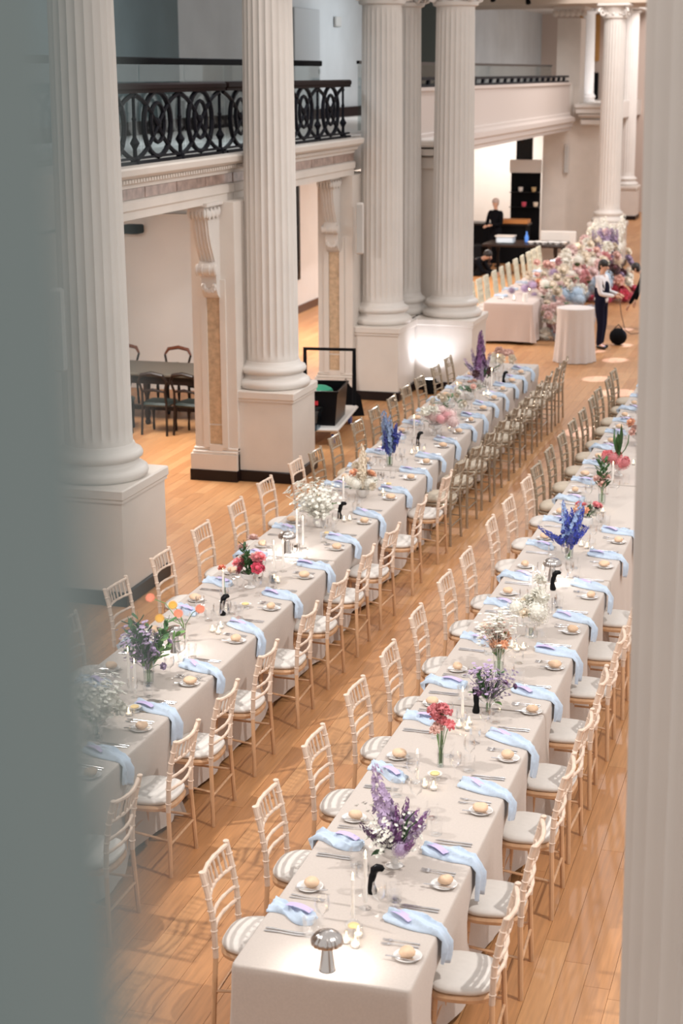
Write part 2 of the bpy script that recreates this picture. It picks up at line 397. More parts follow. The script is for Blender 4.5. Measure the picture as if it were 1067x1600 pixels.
light('AREA', (-4.5, 54.5, 8.8), (-7, 60, 3), 550, (1, .93, .92), 2.5, name='overhead_fill_light')  # added fill that brightens the back of the hall
struct('trim_22', B().box(-9.6, -8.9, 61.85, 62, 5.3, 6.9), mat('amber_panel', (.45, .22, .06), .6))
struct('trim_23', B().box(-9.6, -8.9, 61.85, 62, 3.0, 4.9), BLACKM)
# foreground column on the right edge
column(-.27, 5.42, 1.14, 'large out-of-focus fluted column closing the right edge', r=.32, plinth=(-.75, .21, 4.94, 5.9), taper=1.2)
# foreground wall reveal on the left edge (camera stands beside it)
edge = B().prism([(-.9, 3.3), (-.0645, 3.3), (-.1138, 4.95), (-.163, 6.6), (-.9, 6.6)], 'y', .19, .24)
struct('wall_left_foreground', edge, mat('blue_grey_wall_shade', (.155, .20, .20), .7, noise=(.1, 3)))  # shade and cool cast on this wall are mixed into its colour
tp = B().box(-7.75, -7.12, 46.05, 46.9, 4.0, 6.3).box(-7.85, -7.02, 45.95, 47, 6.52, 6.6)
for q in range(6): tp.ball((-7.8+q*.15, 45.98, 6.42), .09, 10, 6, (1, .5, 1))
struct('trim_6', tp, PLASTER)

# piers behind the columns, with marble inlay and console brackets
def console_b(s=1):
    b = B()
    prof = []   # side outline in (y,z); y negative is outwards
    pts = [(-.42, 0), (-.44, -.05), (-.36, -.10), (-.33, -.16), (-.30, -.30), (-.25, -.42), (-.19, -.52), (-.15, -.58), (-.20, -.62), (-.22, -.67), (-.19, -.72), (-.13, -.74), (-.12, -.80), (-.13, -.86), (-.09, -.93), (-.04, -.97), (0, -.98), (0, 0)]
    b.prism([(p[0]*s, p[1]*s) for p in pts], 'x', -.085*s, .085*s)
    for k in (-.055, -.02, .02, .055):      # ribs down the face
        b.tube([(k*s, p[0]*s, p[1]*s) for p in pts[2:8]], .012*s, 6)
    b.tube([(-.115*s, -.17*s, -.67*s), (.115*s, -.17*s, -.67*s)], .055*s, 10)
    for k in (-.1, -.04, .04, .1): b.tube([(k*s-.008, -.17*s, -.67*s), (k*s+.008, -.17*s, -.67*s)], .064*s, 10)
    for k in range(7):
        a = PI*k/6; b.ball((.06*math.cos(a)*s, -.12*s, (-.84-.05*math.sin(a))*s), .03*s, 6, 4)
    for i in range(7):                       # acanthus leaves at the top
        for sgn in (-1, 1):
            yy = -.05-.055*i; b.ball((sgn*.10*s, yy*s, (-.07-.02*(i % 2))*s), .04*s, 6, 4, (.5, 1, 1.3))
    for k in range(5): b.ball(((-.08+.04*k)*s, -.42*s, -.07*s), .035*s, 6, 4, (.7, .8, 1.5))
    b.box(-.13*s, .13*s, -.46*s, 0, 0, .035*s)
    return b
CONS = fixnormals(console_b(1.15).mesh('console', STONEWHITE, 40))
def pier(x0, x1, y0, y1, lab, cx):
    t = thing('pier', lab, 'pier', (x0, y0, 0)); W = x1-x0; D = y1-y0
    obj('body', B().box(0, W, 0, D, .14, 3.42), PLASTER, t)
    obj('base_mould', B().box(-.05, W, -.05, D, .14, .34).box(-.035, W, -.035, D, .34, .38, .01).box(-.02, W, -.02, D, .38, .42, .01), PLASTER, t)
    obj('skirting', B().box(-.06, W, -.06, D, 0, .14), SKIRT, t)
    c = cx-x0
    obj('frame_strip', B().box(c-.16, c-.085, -.03, 0, .42, 2.5).box(c+.085, c+.16, -.03, 0, .42, 2.5).box(c-.085, c+.085, -.03, 0, .38, .46), PLASTER, t)
    obj('arch_cap', B().lathe([(.085, 0), (.085, .028), (.01, .03)], 24), STONEWHITE, t, (c, 0, 2.38), (PI/2, 0, 0))
    for (za, zb) in ((.46, .70), (.72, 2.36)):
        obj('marble_panel', B().box(c-.085, c+.085, -.006, 0, za, zb), MARBLE, t)
    put('console', CONS, t, (c, 0, 3.4))
    return t
pier(-7.58, -7.02, 18.97, 20.1, 'cream pier with tan marble strip under the gallery, centre-left arch', -7.30)
pier(-7.70, -7.15, 24.48, 25.7, 'cream pier with tan marble strip beside the stepped corner pier', -7.44)
pier(-7.85, -7.29, 13.9, 15.1, 'cream pier hidden behind the nearest left column', -7.55)

# entablature under the balustrade
def entab(y0, y1, lab, slabs):
    t = thing('entablature', lab, 'cornice', (-7.2, y0, 0)); L_ = y1-y0
    prof = [(-.15, 3.42), (.0, 3.42), (.0, 3.50), (.02, 3.52), (.02, 3.60), (.0, 3.62), (-.02, 3.62), (-.02, 3.745), (.01, 3.745), (.01, 3.78), (.05, 3.80), (.05, 3.84), (.10, 3.86), (.15, 3.89), (.16, 3.95), (.14, 3.97), (-.15, 3.97)]
    obj('cornice_moulding', B().prism(prof, 'y', 0, L_), PLASTER, t, smooth=20)
    d = B(); n = int(L_/.075)
    for k in range(n): d.box(.05, .078, k*.075, k*.075+.042, 3.805, 3.84)
    q = obj('dentils', d, PLASTER, t); q['kind'] = 'stuff'
    for k in range(slabs):
        a = L_*k/slabs; obj('frieze_slab', B().box(-.02, -.005, a+.012, L_*(k+1)/slabs-.012, 3.63, 3.74), PINKMARBLE, t)
    return t
entab(14.98, 19.46, 'cornice with rose marble frieze between the first two left columns', 5)
entab(19.48, 24.75, 'cornice with rose marble frieze between second column and corner pier', 5)
entab(8.5, 13.95, 'cornice left of the nearest left column', 5)

# wrought iron balustrade
RIV = B().ball((0, 0, 0), .032, 8, 6).mesh('rivet', IRON)
def balustrade(posts, y0, y1, lab):
    t = thing('balustrade', lab, 'railing', (-7.3, y0, 3.97)); H = .83
    obj('top_rail', B().box(-.055, .055, 0, y1-y0, H-.07, H+.01, .02).box(-.035, .035, 0, y1-y0, H-.095, H-.07), RAILWOOD, t)
    obj('bottom_rail', B().box(-.035, .035, 0, y1-y0, 0, .03).box(-.02, .02, 0, y1-y0, .05, .075), IRON, t)
    for p in posts:
        b = B().lathe([(.05, 0), (.05, .06), (.025, .08), (.022, .16), (.055, .22), (.022, .28), (.02, .45), (.028, .47), (.018, .49), (.018, .68), (.03, .69), (.02, .71), (.02, H-.08)], 10)
        obj('baluster', b, IRON, t, (0, p-y0, 0))
    for a, c in zip([posts[0]-1.28]+posts[:-1], posts):
        m = (a+c)/2-y0
        if m < -.3: continue
        def ring(ry, rz, zc, r): return B().tube([(0, ry*math.cos(2*PI*k/20), zc+rz*math.sin(2*PI*k/20)) for k in range(21)], r, 6, False)
        obj('oval_ring', ring(.38, .345, .405, .029), IRON, t, (0, m, 0))
        obj('inner_ring', ring(.19, .21, .42, .024), IRON, t, (0, m, 0))
        for s in (-1, 1):
            pts = [(0, s*(-.62+1.24*u+.0), .045+(H-.15)*(u**1.0)+.06*math.sin(2*PI*u)*-1) for u in [k/12 for k in range(13)]]
            obj('curved_bar', B().tube(pts, .025, 6), IRON, t, (0, m, 0))
        for (yy, zz) in ((-.30, .60), (.30, .60), (-.30, .21), (.30, .21)): put('rivet', RIV, t, (0, m+yy, zz))
        put('rosette', RIV, t, (0, m, .42), (0, 0, 0), (1, 1.5, 1.7))
    return t
balustrade([16.76, 18.04, 19.32], 15.0, 19.45, 'black wrought iron balustrade between the first two left columns')
balustrade([20.7, 21.97, 23.24, 24.5], 19.5, 24.8, 'black wrought iron balustrade between second column and corner pier')
balustrade([10.3, 11.6, 12.9], 9, 13.9, 'black wrought iron balustrade left of the nearest column')
# glass barrier behind it
t = thing('glass_barrier', 'glass safety barrier with black handrail behind the near balustrades', 'railing', (-7.9, 10, 3.97))
obj('handrail', B().box(-.035, .035, 0, 15.3, 1.04, 1.12, .01), BLACKM, t)
for k in range(11):
    obj('glass_pane', B().box(-.006, .006, k*1.39, k*1.39+1.37, .02, 1.08), PANEGLASS, t)
# far balcony with solid parapet
t = thing('balcony_parapet', 'long solid cream balcony front in the far recess', 'balcony', (-7.2, 26.75, 0))
prof = [(-.5, 3.43), (0, 3.43), (0, 3.5), (.05, 3.53), (.05, 3.62), (.1, 3.66), (.1, 3.76), (.02, 3.78), (-.02, 3.80), (-.02, 3.86), (-.06, 3.88), (-.06, 4.58), (-.02, 4.60), (-.02, 4.66), (-.3, 4.66), (-.3, 3.97), (-.5, 3.97)]
obj('parapet', B().prism(prof, 'y', 0, 18.6), mat('blush_plaster', (.54, .47, .43), .6), t, smooth=20)
obj('scroll_end', B().prism([(18.6, 3.6), (20.3, 3.75), (19.6, 4.0), (19.3, 4.4), (19.0, 4.64), (18.6, 4.66)], 'x', -.3, -.06), PLASTER, t)
obj('iron_rail', B().box(-.17, -.09, 0, 18.6, 4.78, 4.83).box(-.17, -.09, 0, 18.6, 4.66, 4.70), IRON, t)
cr = B()
for k in range(24): cr.tube([(-.13, k*.78, 4.68), (-.13, k*.78+.1, 4.8)], .04, 6)
q = obj('cresting', cr, IRON, t); q['kind'] = 'stuff'
obj('glass_pane', B().box(-.52, -.51, 0, 18.3, 4.0, 5.05), PANEGLASS, t)
obj('handrail', B().box(-.54, -.49, 0, 18.3, 5.05, 5.10), BLACK, t)
# recess between the stepped pier columns, with its impost block
struct('wall_corner_pier', B().box(-7.25, -6.95, 25.7, 27.4, 1.14, 3.9), PLASTER)
struct('trim_7', B().box(-6.95, -6.3, 26.75, 27.4, 0, 3.4).box(-7.0, -6.25, 26.7, 27.5, 3.4, 3.6, .02).box(-7.05, -6.18, 26.62, 27.5, 3.62, 3.72).box(-7.1, -6.12, 26.55, 27.5, 3.76, 3.86, .02), PLASTER)
# upper gallery details
struct('door_1', B().box(-10.99, -10.93, 33.3, 35.0, 3.97, 6.2, .01).box(-10.93, -10.91, 34.9, 34.98, 4.9, 5.0), mat('pale_grey_door', (.36, .38, .39), .5))
struct('trim_8', B().box(-11, -10.2, 44, 46, 3.97, 6.9), mat('dark_grey_wall', (.10, .11, .10), .7))
o = obj('exit_sign', B().box(-10.98, -10.93, 36.2, 36.6, 5.9, 6.1, .01), SPEAKER); tag(o, 'small pale box high on the grey upper gallery wall', 'sign')
# tall wall speakers
def speaker(x, y, z0, rz, lab):
    t = thing('column_speaker', lab, 'speaker', (x, y, z0), rz)
    obj('cabinet', B().box(-.06, .06, -.05, .05, 0, .77, .02), STONEWHITE, t); obj('grille', B().box(-.045, .045, -.058, -.048, .03, .74), SPEAKER, t)
o = obj('wall_projector', B().box(-.14, .14, -.16, .12, 0, .14, .02), BLACKM, None, (-10.66, 24.3, 2.5)); tag(o, 'small black box mounted high on the aisle end wall', 'projector')
speaker(-7.02, 24.42, 2.26, .2, 'slim white wall speaker on the corner pier beside the second arch')
speaker(-7.40, 45.93, 2.26, .2, 'slim white wall speaker on the far blank pier wall')
speaker(-6.83, 13.80, 2.26, .2, 'slim white wall speaker left of the nearest column')
# tall dark framed openings on the aisle wall
for k, (ya, yb) in enumerate(((33.4, 33.55), (35.3, 35.5))):
    struct('trim_%d' % (9+k), B().box(-11, -10.94, ya, yb, .72, 3.3), BLACK)

# ------------------------------------------------------------------ banquet tables and cloths
def lt_edge(y): return -4.09 if y < 13.5 else -4.09-.011*(y-13.5)
LTW, RTW = .89, .89
ltR = [8.20, 9.11, 9.87, 10.73, 11.68, 12.56, 13.38, 14.16, 15.22, 16.33, 17.03, 17.80, 18.60, 19.32, 20.12, 20.87, 21.72, 22.50, 23.15, 23.80]
ltL = [10.94, 11.89, 12.81, 13.75, 14.68, 15.59, 16.52, 17.05, 17.83, 18.70, 19.50, 20.28, 21.05, 21.80, 22.67, 23.48]
rtL = [7.53, 8.36, 9.26, 10.17, 10.97, 11.86, 12.80, 13.54, 14.67, 15.46, 16.34, 16.97, 17.80, 18.60, 19.35, 20.04, 20.88, 21.50, 22.30, 22.97]
rtR = [7.47, 8.29, 9.23, 10.0, 10.83, 11.71, 12.55, 13.40]
TABLEWOOD = mat('trestle_ply', (.35, .22, .12), .6)
def cloth_mesh(wid, ln, H=.765, chL=(), chR=(), seed=0, material=None, foot=.03, free=(True, True)):
    """local: x in [-wid,0] (x=0 is the right edge), y in [0,ln]"""
    rn = random.Random(seed); per = []; R = .025
    def side(ax, ay, bx, by, nx, ny, n): 
        for k in range(n): u = (k+.5)/n; per.append((ax+(bx-ax)*u, ay+(by-ay)*u, nx, ny))
    nl = max(20, int(ln/.05))
    def corner(cx, cy, a0):
        for k in range(7):
            a = a0+PI/2*k/6; per.append((cx+R*math.cos(a), cy+R*math.sin(a), math.cos(a), math.sin(a)))
    corner(-R, R, -PI/2); side(0, R, 0, ln-R, 1, 0, nl); corner(-R, ln-R, 0); side(-R, ln, -wid+R, ln, 0, 1, 20)
    corner(-wid+R, ln-R, PI/2); side(-wid, ln-R, -wid, R, -1, 0, nl); corner(-wid+R, R, PI); side(-wid+R, 0, -R, 0, 0, -1, 20)
    n = len(per); levels = [(-.012, H), (-.004, H-.003), (0, H-.014), (.004, H-.04), (.006, .62), (.009, .5), (.012, .38), (.017, .26), (.022, .14), (.028, foot)]
    vs = []; ph = rn.random()*6
    for (off, z) in levels:
        dz = (H-z)/H
        for i, (x, y, nx, ny) in enumerate(per):
            o = off; arc = y if abs(nx) > .5 else x
            if dz > .04: o += dz*dz*(.012*math.sin(arc*7+ph)+.008*math.sin(arc*17+ph*2))
            cr = min(1, abs(nx*ny)*2.2)          # corner folds flare out
            o += cr*dz*dz*.07*(1+.5*math.sin(i*1.9))
            zz = z
            if z < .06: zz = z+.035*(.5+.5*math.sin(arc*3.1+ph))
            for ys, sg in ((chR, 1), (chL, -1)):
                if nx*sg > .5 and z < .56:
                    for c in ys:
                        d = abs(y-c)
                        if d < .34: o -= .10*max(0, 1-(d/.34)**2)*min(1, (.56-z)/.1)*(1 if z > .3 else .55)
            o2 = o if abs(nx) > .99 or (free[0] if y < ln/2 else free[1]) else -.002
            vs.append((x+nx*o, y+ny*o2, zz))
    b = B(); fs = [tuple(range(n))]
    for k in range(len(levels)-1):
        for j in range(n): fs.append((k*n+(j+1) % n, k*n+j, (k+1)*n+j, (k+1)*n+(j+1) % n))
    b.add(vs, fs); return b.mesh('tablecloth', material or LINEN, 50)
def trestle(x, y, wid, ln, lab):
    t = thing('banquet_table', lab, 'table', (x, y, 0))
    obj('tabletop', B().box(-wid+.02, -.02, .03, ln-.03, .72, .75), TABLEWOOD, t)
    leg = fixnormals(B().tube([(0, 0, 0), (0, 0, .72)], .014, 6).mesh('leg', BLACKM))
    for a in (-.12, -wid+.12):
        for q in (.35, ln-.35): put('leg', leg, t, (a, q, 0))
segL = [(6.4, 9.66), (9.68, 13.44), (13.46, 16.9), (16.92, 20.4), (20.42, 24.05)]
segR = [(6.75, 10.36), (10.38, 13.5), (13.52, 16.9), (16.92, 20.3), (20.32, 23.6)]
for side, segs, W, chl, chr_ in (('left', segL, LTW, ltL, ltR), ('right', segR, RTW, rtL, rtR)):
    for k, (a, c) in enumerate(segs):
        x = lt_edge((a+c)/2) if side == 'left' else -1.70
        me = cloth_mesh(W, c-a, chL=[q-a for q in chl if a-.3 < q < c+.3] if side == 'right' else [], chR=[q-a for q in chr_ if a-.3 < q < c+.3], seed=k, free=(k == 0, k == len(segs)-1))
        o = put('tablecloth', me, None, (x, a, 0)); tag(o, 'greige linen tablecloth, %s length from the front of the %s long table' % (ORD[k+1], side), 'tablecloth', 'linen tablecloths on the long tables')
        trestle(x, a, W, c-a, 'banquet table under the %s linen cloth from the front, %s row' % (ORD[k+1], side))
t = trestle(-5.46, 30.55, .93, 10.3, 'head table under pale cloth at the far end of the hall')
o = put('tablecloth', cloth_mesh(.93, 10.3, seed=9, material=mat('pale_pink_linen', (.54, .455, .415), .85, sheen=.2)), None, (-5.46, 30.55, 0)); tag(o, 'pale blush tablecloth on the far flower-covered head table', 'tablecloth')

# ------------------------------------------------------------------ chairs
def chair_proto(kind):
    post_m, low_m, pad_m = {'lime': (LIME, LIMELOW, IVORY), 'gold': (GOLD, GOLD, BEIGEPAD), 'white': (WHITECHAIR, WHITECHAIR, IVORY)}[kind]
    t = thing('banquet_chair', 'chair', 'chair', (0, 0, -50))
    def turned(pts, r, rings):
        """tube with bamboo rings at given fractions"""
        P = []; Rr = []
        pts = [Vector(p) for p in pts]; seg = [0]
        for i in range(1, len(pts)): seg.append(seg[-1]+(pts[i]-pts[i-1]).length)
        T = seg[-1]
        def at(u):
            d = u*T
            for i in range(1, len(pts)):
                if d <= seg[i]+1e-9: f = (d-seg[i-1])/(seg[i]-seg[i-1]); return pts[i-1].lerp(pts[i], f)
            return pts[-1]
        us = [0]+[q+e for q in rings for e in (-.012, 0, .012)]+[1]
        extra = [k/8 for k in range(1, 8)]
        allu = sorted(set([round(u, 4) for u in us+extra if 0 <= u <= 1]))
        for u in allu:
            P.append(at(u)); Rr.append(r*(1.28 if any(abs(u-q) < .002 for q in rings) else 1))
        return B().tube(P, Rr, 8)
    for s in (-1, 1):
        lower = turned([(-.18, s*.215, 0), (-.172, s*.198, .25), (-.165, s*.187, .44)], .0150, [])
        obj('back_leg', lower, low_m, t)
        up = turned([(-.165, s*.187, .43), (-.172, s*.187, .62), (-.198, s*.189, .78), (-.228, s*.191, .905)], .0165, [.12, .32, .45, .56, .70, .86])
        up.ball((-.230, s*.191, .908), .0185, 8, 5, (1, 1, .55))
        obj('back_post', up, post_m, t)
        fr = turned([(.125, s*.155, .43), (.14, s*.165, .2), (.155, s*.175, 0)], .0145, [.2, .35, .7])
        obj('front_leg', fr, low_m, t)
        obj('side_stretcher', B().tube([(-.174, s*.2, .24), (.138, s*.164, .26)], [.008, .008], 6), low_m, t)
    obj('front_stretcher', B().tube([(.147, -.17, .21), (.147, .17, .21)], .008, 6), low_m, t)
    obj('back_stretcher', B().tube([(-.173, -.2, .21), (-.173, .2, .21)], .008, 6), low_m, t)
    def rail(z, x, r, bow=.03, sag=0):
        r *= 1.12
        pts = [(x-bow*math.sin(PI*k/8), -.187+.374*k/8, z-sag*math.sin(PI*k/8)) for k in range(9)]
        return B().tube(pts, [r*(1.0 if k % 2 else .8) for k in range(9)], 8)
    obj('top_rail', rail(.893, -.222, .0125, .03, .012), post_m, t)
    obj('back_rail', rail(.765, -.193, .010), post_m, t)
    obj('back_rail', rail(.655, -.176, .010), post_m, t)
    obj('back_rail', rail(.575, -.170, .010), post_m, t)
    sp = fixnormals(B().tube([(0, 0, 0), (-.008, 0, .04), (-.014, 0, .065), (-.02, 0, .09), (-.030, 0, .125)], [.006, .0085, .0055, .0085, .006], 6).mesh('spindle', post_m))
    for k in range(6):
        u = (k+1)/7; bow = .03*math.sin(PI*u); put('spindle', sp, t, (-.193-bow, -.187+.374*u, .766))
    # D shaped seat
    def outline(e):
        pts = []
        for k in range(32):
            a = 2*PI*k/32; c, s_ = math.cos(a), math.sin(a); p = 2.9
            x = math.copysign(abs(c)**(2/p), c); y = math.copysign(abs(s_)**(2/p), s_)
            hw = .2+.012*x
            pts.append((.005+x*(.178+e), y*(hw+e)))
        return pts
    def slab(levels):
        b = B(); vs = []; n = 32
        for (e, z) in levels: vs += [(x, y, z) for x, y in outline(e)]
        fs = [tuple(range(n-1, -1, -1)), tuple((len(levels)-1)*n+j for j in range(n))]
        for i in range(len(levels)-1):
            for j in range(n): fs.append((i*n+j, i*n+(j+1) % n, (i+1)*n+(j+1) % n, (i+1)*n+j))
        return b.add(vs, fs)
    obj('seat_frame', slab([(-.015, .415), (.0, .42), (.004, .44), (-.003, .455), (-.02, .457)]), low_m, t)
    th = .045 if kind != 'gold' else .065
    obj('seat_pad', slab([(-.03, .456), (-.008, .462), (-.001, .462+th*.35), (-.008, .462+th*.65), (-.03, .462+th*.86), (-.075, .462+th*.97), (-.14, .462+th)]), pad_m, t, smooth=70)
    return Proto(t)
CH = {k: chair_proto(k) for k in ('lime', 'gold')}
DESC = {'lime': 'limewashed chair with ivory pad', 'gold': 'champagne gilt chair with beige pad'}
rc = random.Random(11)
def chairs(ys, x, rz, side, table, goldfrom):
    for i, y in enumerate(ys):
        k = 'gold' if y > goldfrom else 'lime'
        CH[k].at((x(y)+rc.uniform(-.012, .012), y, 0), rz+rc.uniform(-.05, .05), '%s, %s from front, %s side of %s table' % (DESC[k], ORD[i+1], side, table), 'banquet chairs along the %s table' % table)
chairs(ltR, lambda y: -3.99, PI, 'aisle', 'left', 16.5)
chairs(ltL, lambda y: -5.255 if y < 17 else -5.20, 0, 'column', 'left', 16.8)
chairs(rtL, lambda y: -2.73, 0, 'aisle', 'right', 16.6)
chairs(rtR, lambda y: -1.60, PI, 'outer', 'right', 99)
wc = thing('banquet_chair', 'x', 'chair', (0, 0, 0))
def wide_back():
    b = B()
    b.tube([(-.2, -.19, 0), (-.17, -.18, .45), (-.24, -.17, .95)], .018, 6); b.tube([(-.2, .19, 0), (-.17, .18, .45), (-.24, .17, .95)], .018, 6)
    return b
obj('back_post', B().tube([(-.2, -.19, 0), (-.17, -.18, .45), (-.24, -.17, .96)], .018, 6), WHITECHAIR, wc)
obj('back_post', B().tube([(-.2, .19, 0), (-.17, .18, .45), (-.24, .17, .96)], .018, 6), WHITECHAIR, wc)
obj('front_leg', B().tube([(.17, -.18, 0), (.17, -.18, .45)], .018, 6), WHITECHAIR, wc); obj('front_leg', B().tube([(.17, .18, 0), (.17, .18, .45)], .018, 6), WHITECHAIR, wc)
obj('seat', B().box(-.2, .2, -.21, .21, .43, .49, .02), IVORY, wc)
obj('top_rail', B().box(-.26, -.225, -.19, .19, .86, .97, .012), WHITECHAIR, wc)
for z in (.6, .73): obj('back_rail', B().box(-.225, -.195, -.17, .17, z, z+.05), WHITECHAIR, wc)
for yy in (-.09, 0, .09): obj('slat', B().tube([(-.185, yy, .5), (-.242, yy, .87)], .02, 6), WHITECHAIR, wc)
WC = Proto(wc)
for i, y in enumerate([31.2, 31.87, 32.5, 33.15, 34.0, 34.75, 35.45, 36.3, 37.1, 37.85, 38.5, 39.15]):
    WC.at((-6.66, y, 0), rc.uniform(-.05, .05), 'cream wide-backed chair, %s from front along the far head table' % ORD[i+1], 'cream chairs along the head table')

# ------------------------------------------------------------------ place settings
TZ = .766
def proto_plate():
    o = obj('side_plate', B().lathe([(.01, 0), (.04, 0), (.045, .004), (.069, .012), (.0705, .0145), (.068, .0155), (.048, .009), (.01, .008)], 28), PORC); o['category'] = 'plate'; o['label'] = 'x'; return Proto(o)
def proto_roll(seed, elong):
    rn = random.Random(seed); b = B().ball((0, 0, .026), .046, 14, 9, (1, elong, .58))
    vs = []
    for (x, y, z) in b.v:
        k = 1+.06*math.sin(x*90+seed)+.05*math.cos(y*80+seed*2); z = max(z, .001)
        vs.append((x*k, y*k, z-.004*math.exp(-(x/.008)**2) if z > .03 else z))
    b.v = vs; o = obj('bread_roll', b, BREAD, smooth=80); o['category'] = 'bread'; o['label'] = 'x'; return Proto(o)
def proto_fork():
    b = B(); b.tube([(0, 0, .004), (.06, 0, .006), (.12, 0, .008), (.145, 0, .006)], [.0055, .004, .0026, .004], 6, flat=.45)
    b.box(.143, .155, -.010, .010, .004, .007)
    for k in range(4): b.tube([(.153, -.0085+k*.0057, .0055), (.172, -.0085+k*.0057, .003), (.19, -.0085+k*.0057, .007)], [.0018, .0017, .001], 5)
    o = obj('fork', b, STEEL); o['category'] = 'fork'; o['label'] = 'x'; return Proto(o)
def proto_knife():
    b = B(); b.tube([(0, 0, .005), (.04, 0, .006), (.09, 0, .005)], [.006, .0065, .004], 6, flat=.5)
    b.prism([(.088, -.004), (.12, -.008), (.18, -.010), (.205, -.004), (.212, .004), (.088, .005)], 'z', .003, .0055)
    o = obj('knife', b, STEEL); o['category'] = 'knife'; o['label'] = 'x'; return Proto(o)
def proto_wine():
    o = obj('wine_glass', B().lathe([(.034, 0), (.034, .002), (.006, .006), (.004, .02), (.004, .075), (.010, .085), (.033, .105), (.040, .135), (.036, .175), (.035, .175), (.0385, .135), (.031, .107), (.004, .088)], 16, close=False), GLASS); o['category'] = 'glass'; o['label'] = 'x'; return Proto(o)
def proto_tumbler():
    o = obj('tumbler', B().lathe([(.01, 0), (.032, 0), (.034, .01), (.038, .095), (.036, .095), (.032, .012), (.01, .010)], 16, rfun=lambda r, a, z: r*(1+.03*math.cos(a*8)) if r > .02 else r, close=False), GLASS); o['category'] = 'glass'; o['label'] = 'x'; return Proto(o)
def napkin_mesh(seed, hang, length=.30):
    """twisted cloth napkin: x from -length (table) to 0 (edge) and then hanging; width along y"""
    rn = random.Random(seed); path = []; nN = 20
    for k in range(nN): path.append(('t', -length+length*k/(nN-1)))
    nh = 7 if hang > 0 else 0
    for k in range(1, nh+1): path.append(('h', hang*k/nh))
    m = 20; top = []; bot = []; ph = rn.random()*6; sk = rn.uniform(-.06, .06)
    total = len(path)
    for i, (kd, d) in enumerate(path):
        u = i/(total-1)
        wd = .044+.030*math.sin(PI*min(1, u*1.6))+.032*u*u*u
        cy = .055*math.cos(u*3.2)+sk*u
        hump = .028*(1-u*.55)
        for j in range(m+1):
            v = j/m*2-1
            fold = .016*math.sin(v*5+ph+u*7)*(1-.35*u)+.010*math.sin(v*10+u*12+ph)+.006*math.sin(u*22+v*4)
            h = hump*math.sqrt(max(0, 1-v*v))+max(0, fold)+.003
            y = cy+v*wd
            if kd == 't':
                bend = max(0, (d+.04)/.04) if d > -.04 else 0
                top.append((d+.012*math.sin(v*3+ph)*(1-u), y, h+.002)); bot.append((d, y, .001))
            else:
                z = -d*(1+.12*math.sin(v*2.5+ph)); x = .030+h*.7+.010*math.sin(v*4)
                if i < nN+1: x = .022+h*.5
                top.append((x, y, z+(.012 if i == nN else 0))); bot.append((.026, y, z))
    b = B(); n = m+1; vs = top+bot; o = len(top); fs = []
    for i in range(total-1):
        for j in range(m):
            a, c, d2, e = i*n+j, i*n+j+1, (i+1)*n+j+1, (i+1)*n+j
            fs.append((a, c, d2, e)); fs.append((o+e, o+d2, o+c, o+a))
        fs.append((i*n, (i+1)*n, o+(i+1)*n, o+i*n)); fs.append((i*n+m, o+i*n+m, o+(i+1)*n+m, (i+1)*n+m))
    for j in range(m): fs.append((j, o+j, o+j+1, j+1)); a = (total-1)*n+j; fs.append((a, a+1, o+a+1, o+a))
    b.add(vs, fs); me = fixnormals(b.mesh('napkin', NAPKIN, 75)); return me
def proto_nap(seed, hang, length):
    o = put('napkin', napkin_mesh(seed, hang, length)); o['category'] = 'napkin'; o['label'] = 'x'; return Proto(o)
NAPR = [proto_nap(s, h, .29) for s, h in ((1, .15), (2, .19), (3, .13), (4, .17))]
NAPL = [proto_nap(s, h, .27) for s, h in ((5, 0), (6, .05), (7, .0))]
def proto_card():
    b = B(); m = 6; vs = []
    for k in range(m+1):
        u = k/m
        for y in (-.021, .021): vs.append((-.075+.15*u, y, .012*math.sin(u*PI)))
    for k in range(m+1):
        u = k/m
        for y in (-.021, .021): vs.append((-.075+.15*u, y, .012*math.sin(u*PI)-.001))
    o = 2*(m+1); fs = []
    for k in range(m): fs += [(2*k, 2*k+2, 2*k+3, 2*k+1), (o+2*k+1, o+2*k+3, o+2*k+2, o+2*k), (2*k, o+2*k, o+2*k+2, 2*k+2), (2*k+1, 2*k+3, o+2*k+3, o+2*k+1)]
    fs += [(0, 1, o+1, o), (2*m, o+2*m, o+2*m+1, 2*m+1)]
    q = obj('menu_card', b.add(vs, fs), LILAC, smooth=60); q['category'] = 'card'; q['label'] = 'x'; return Proto(q)
PLATE, FORK, KNIFE, WINE, TUMB, CARD = proto_plate(), proto_fork(), proto_knife(), proto_wine(), proto_tumbler(), proto_card()
ROLLS = [proto_roll(1, .85), proto_roll(2, .7), proto_roll(5, 1.0)]
rs = random.Random(21)
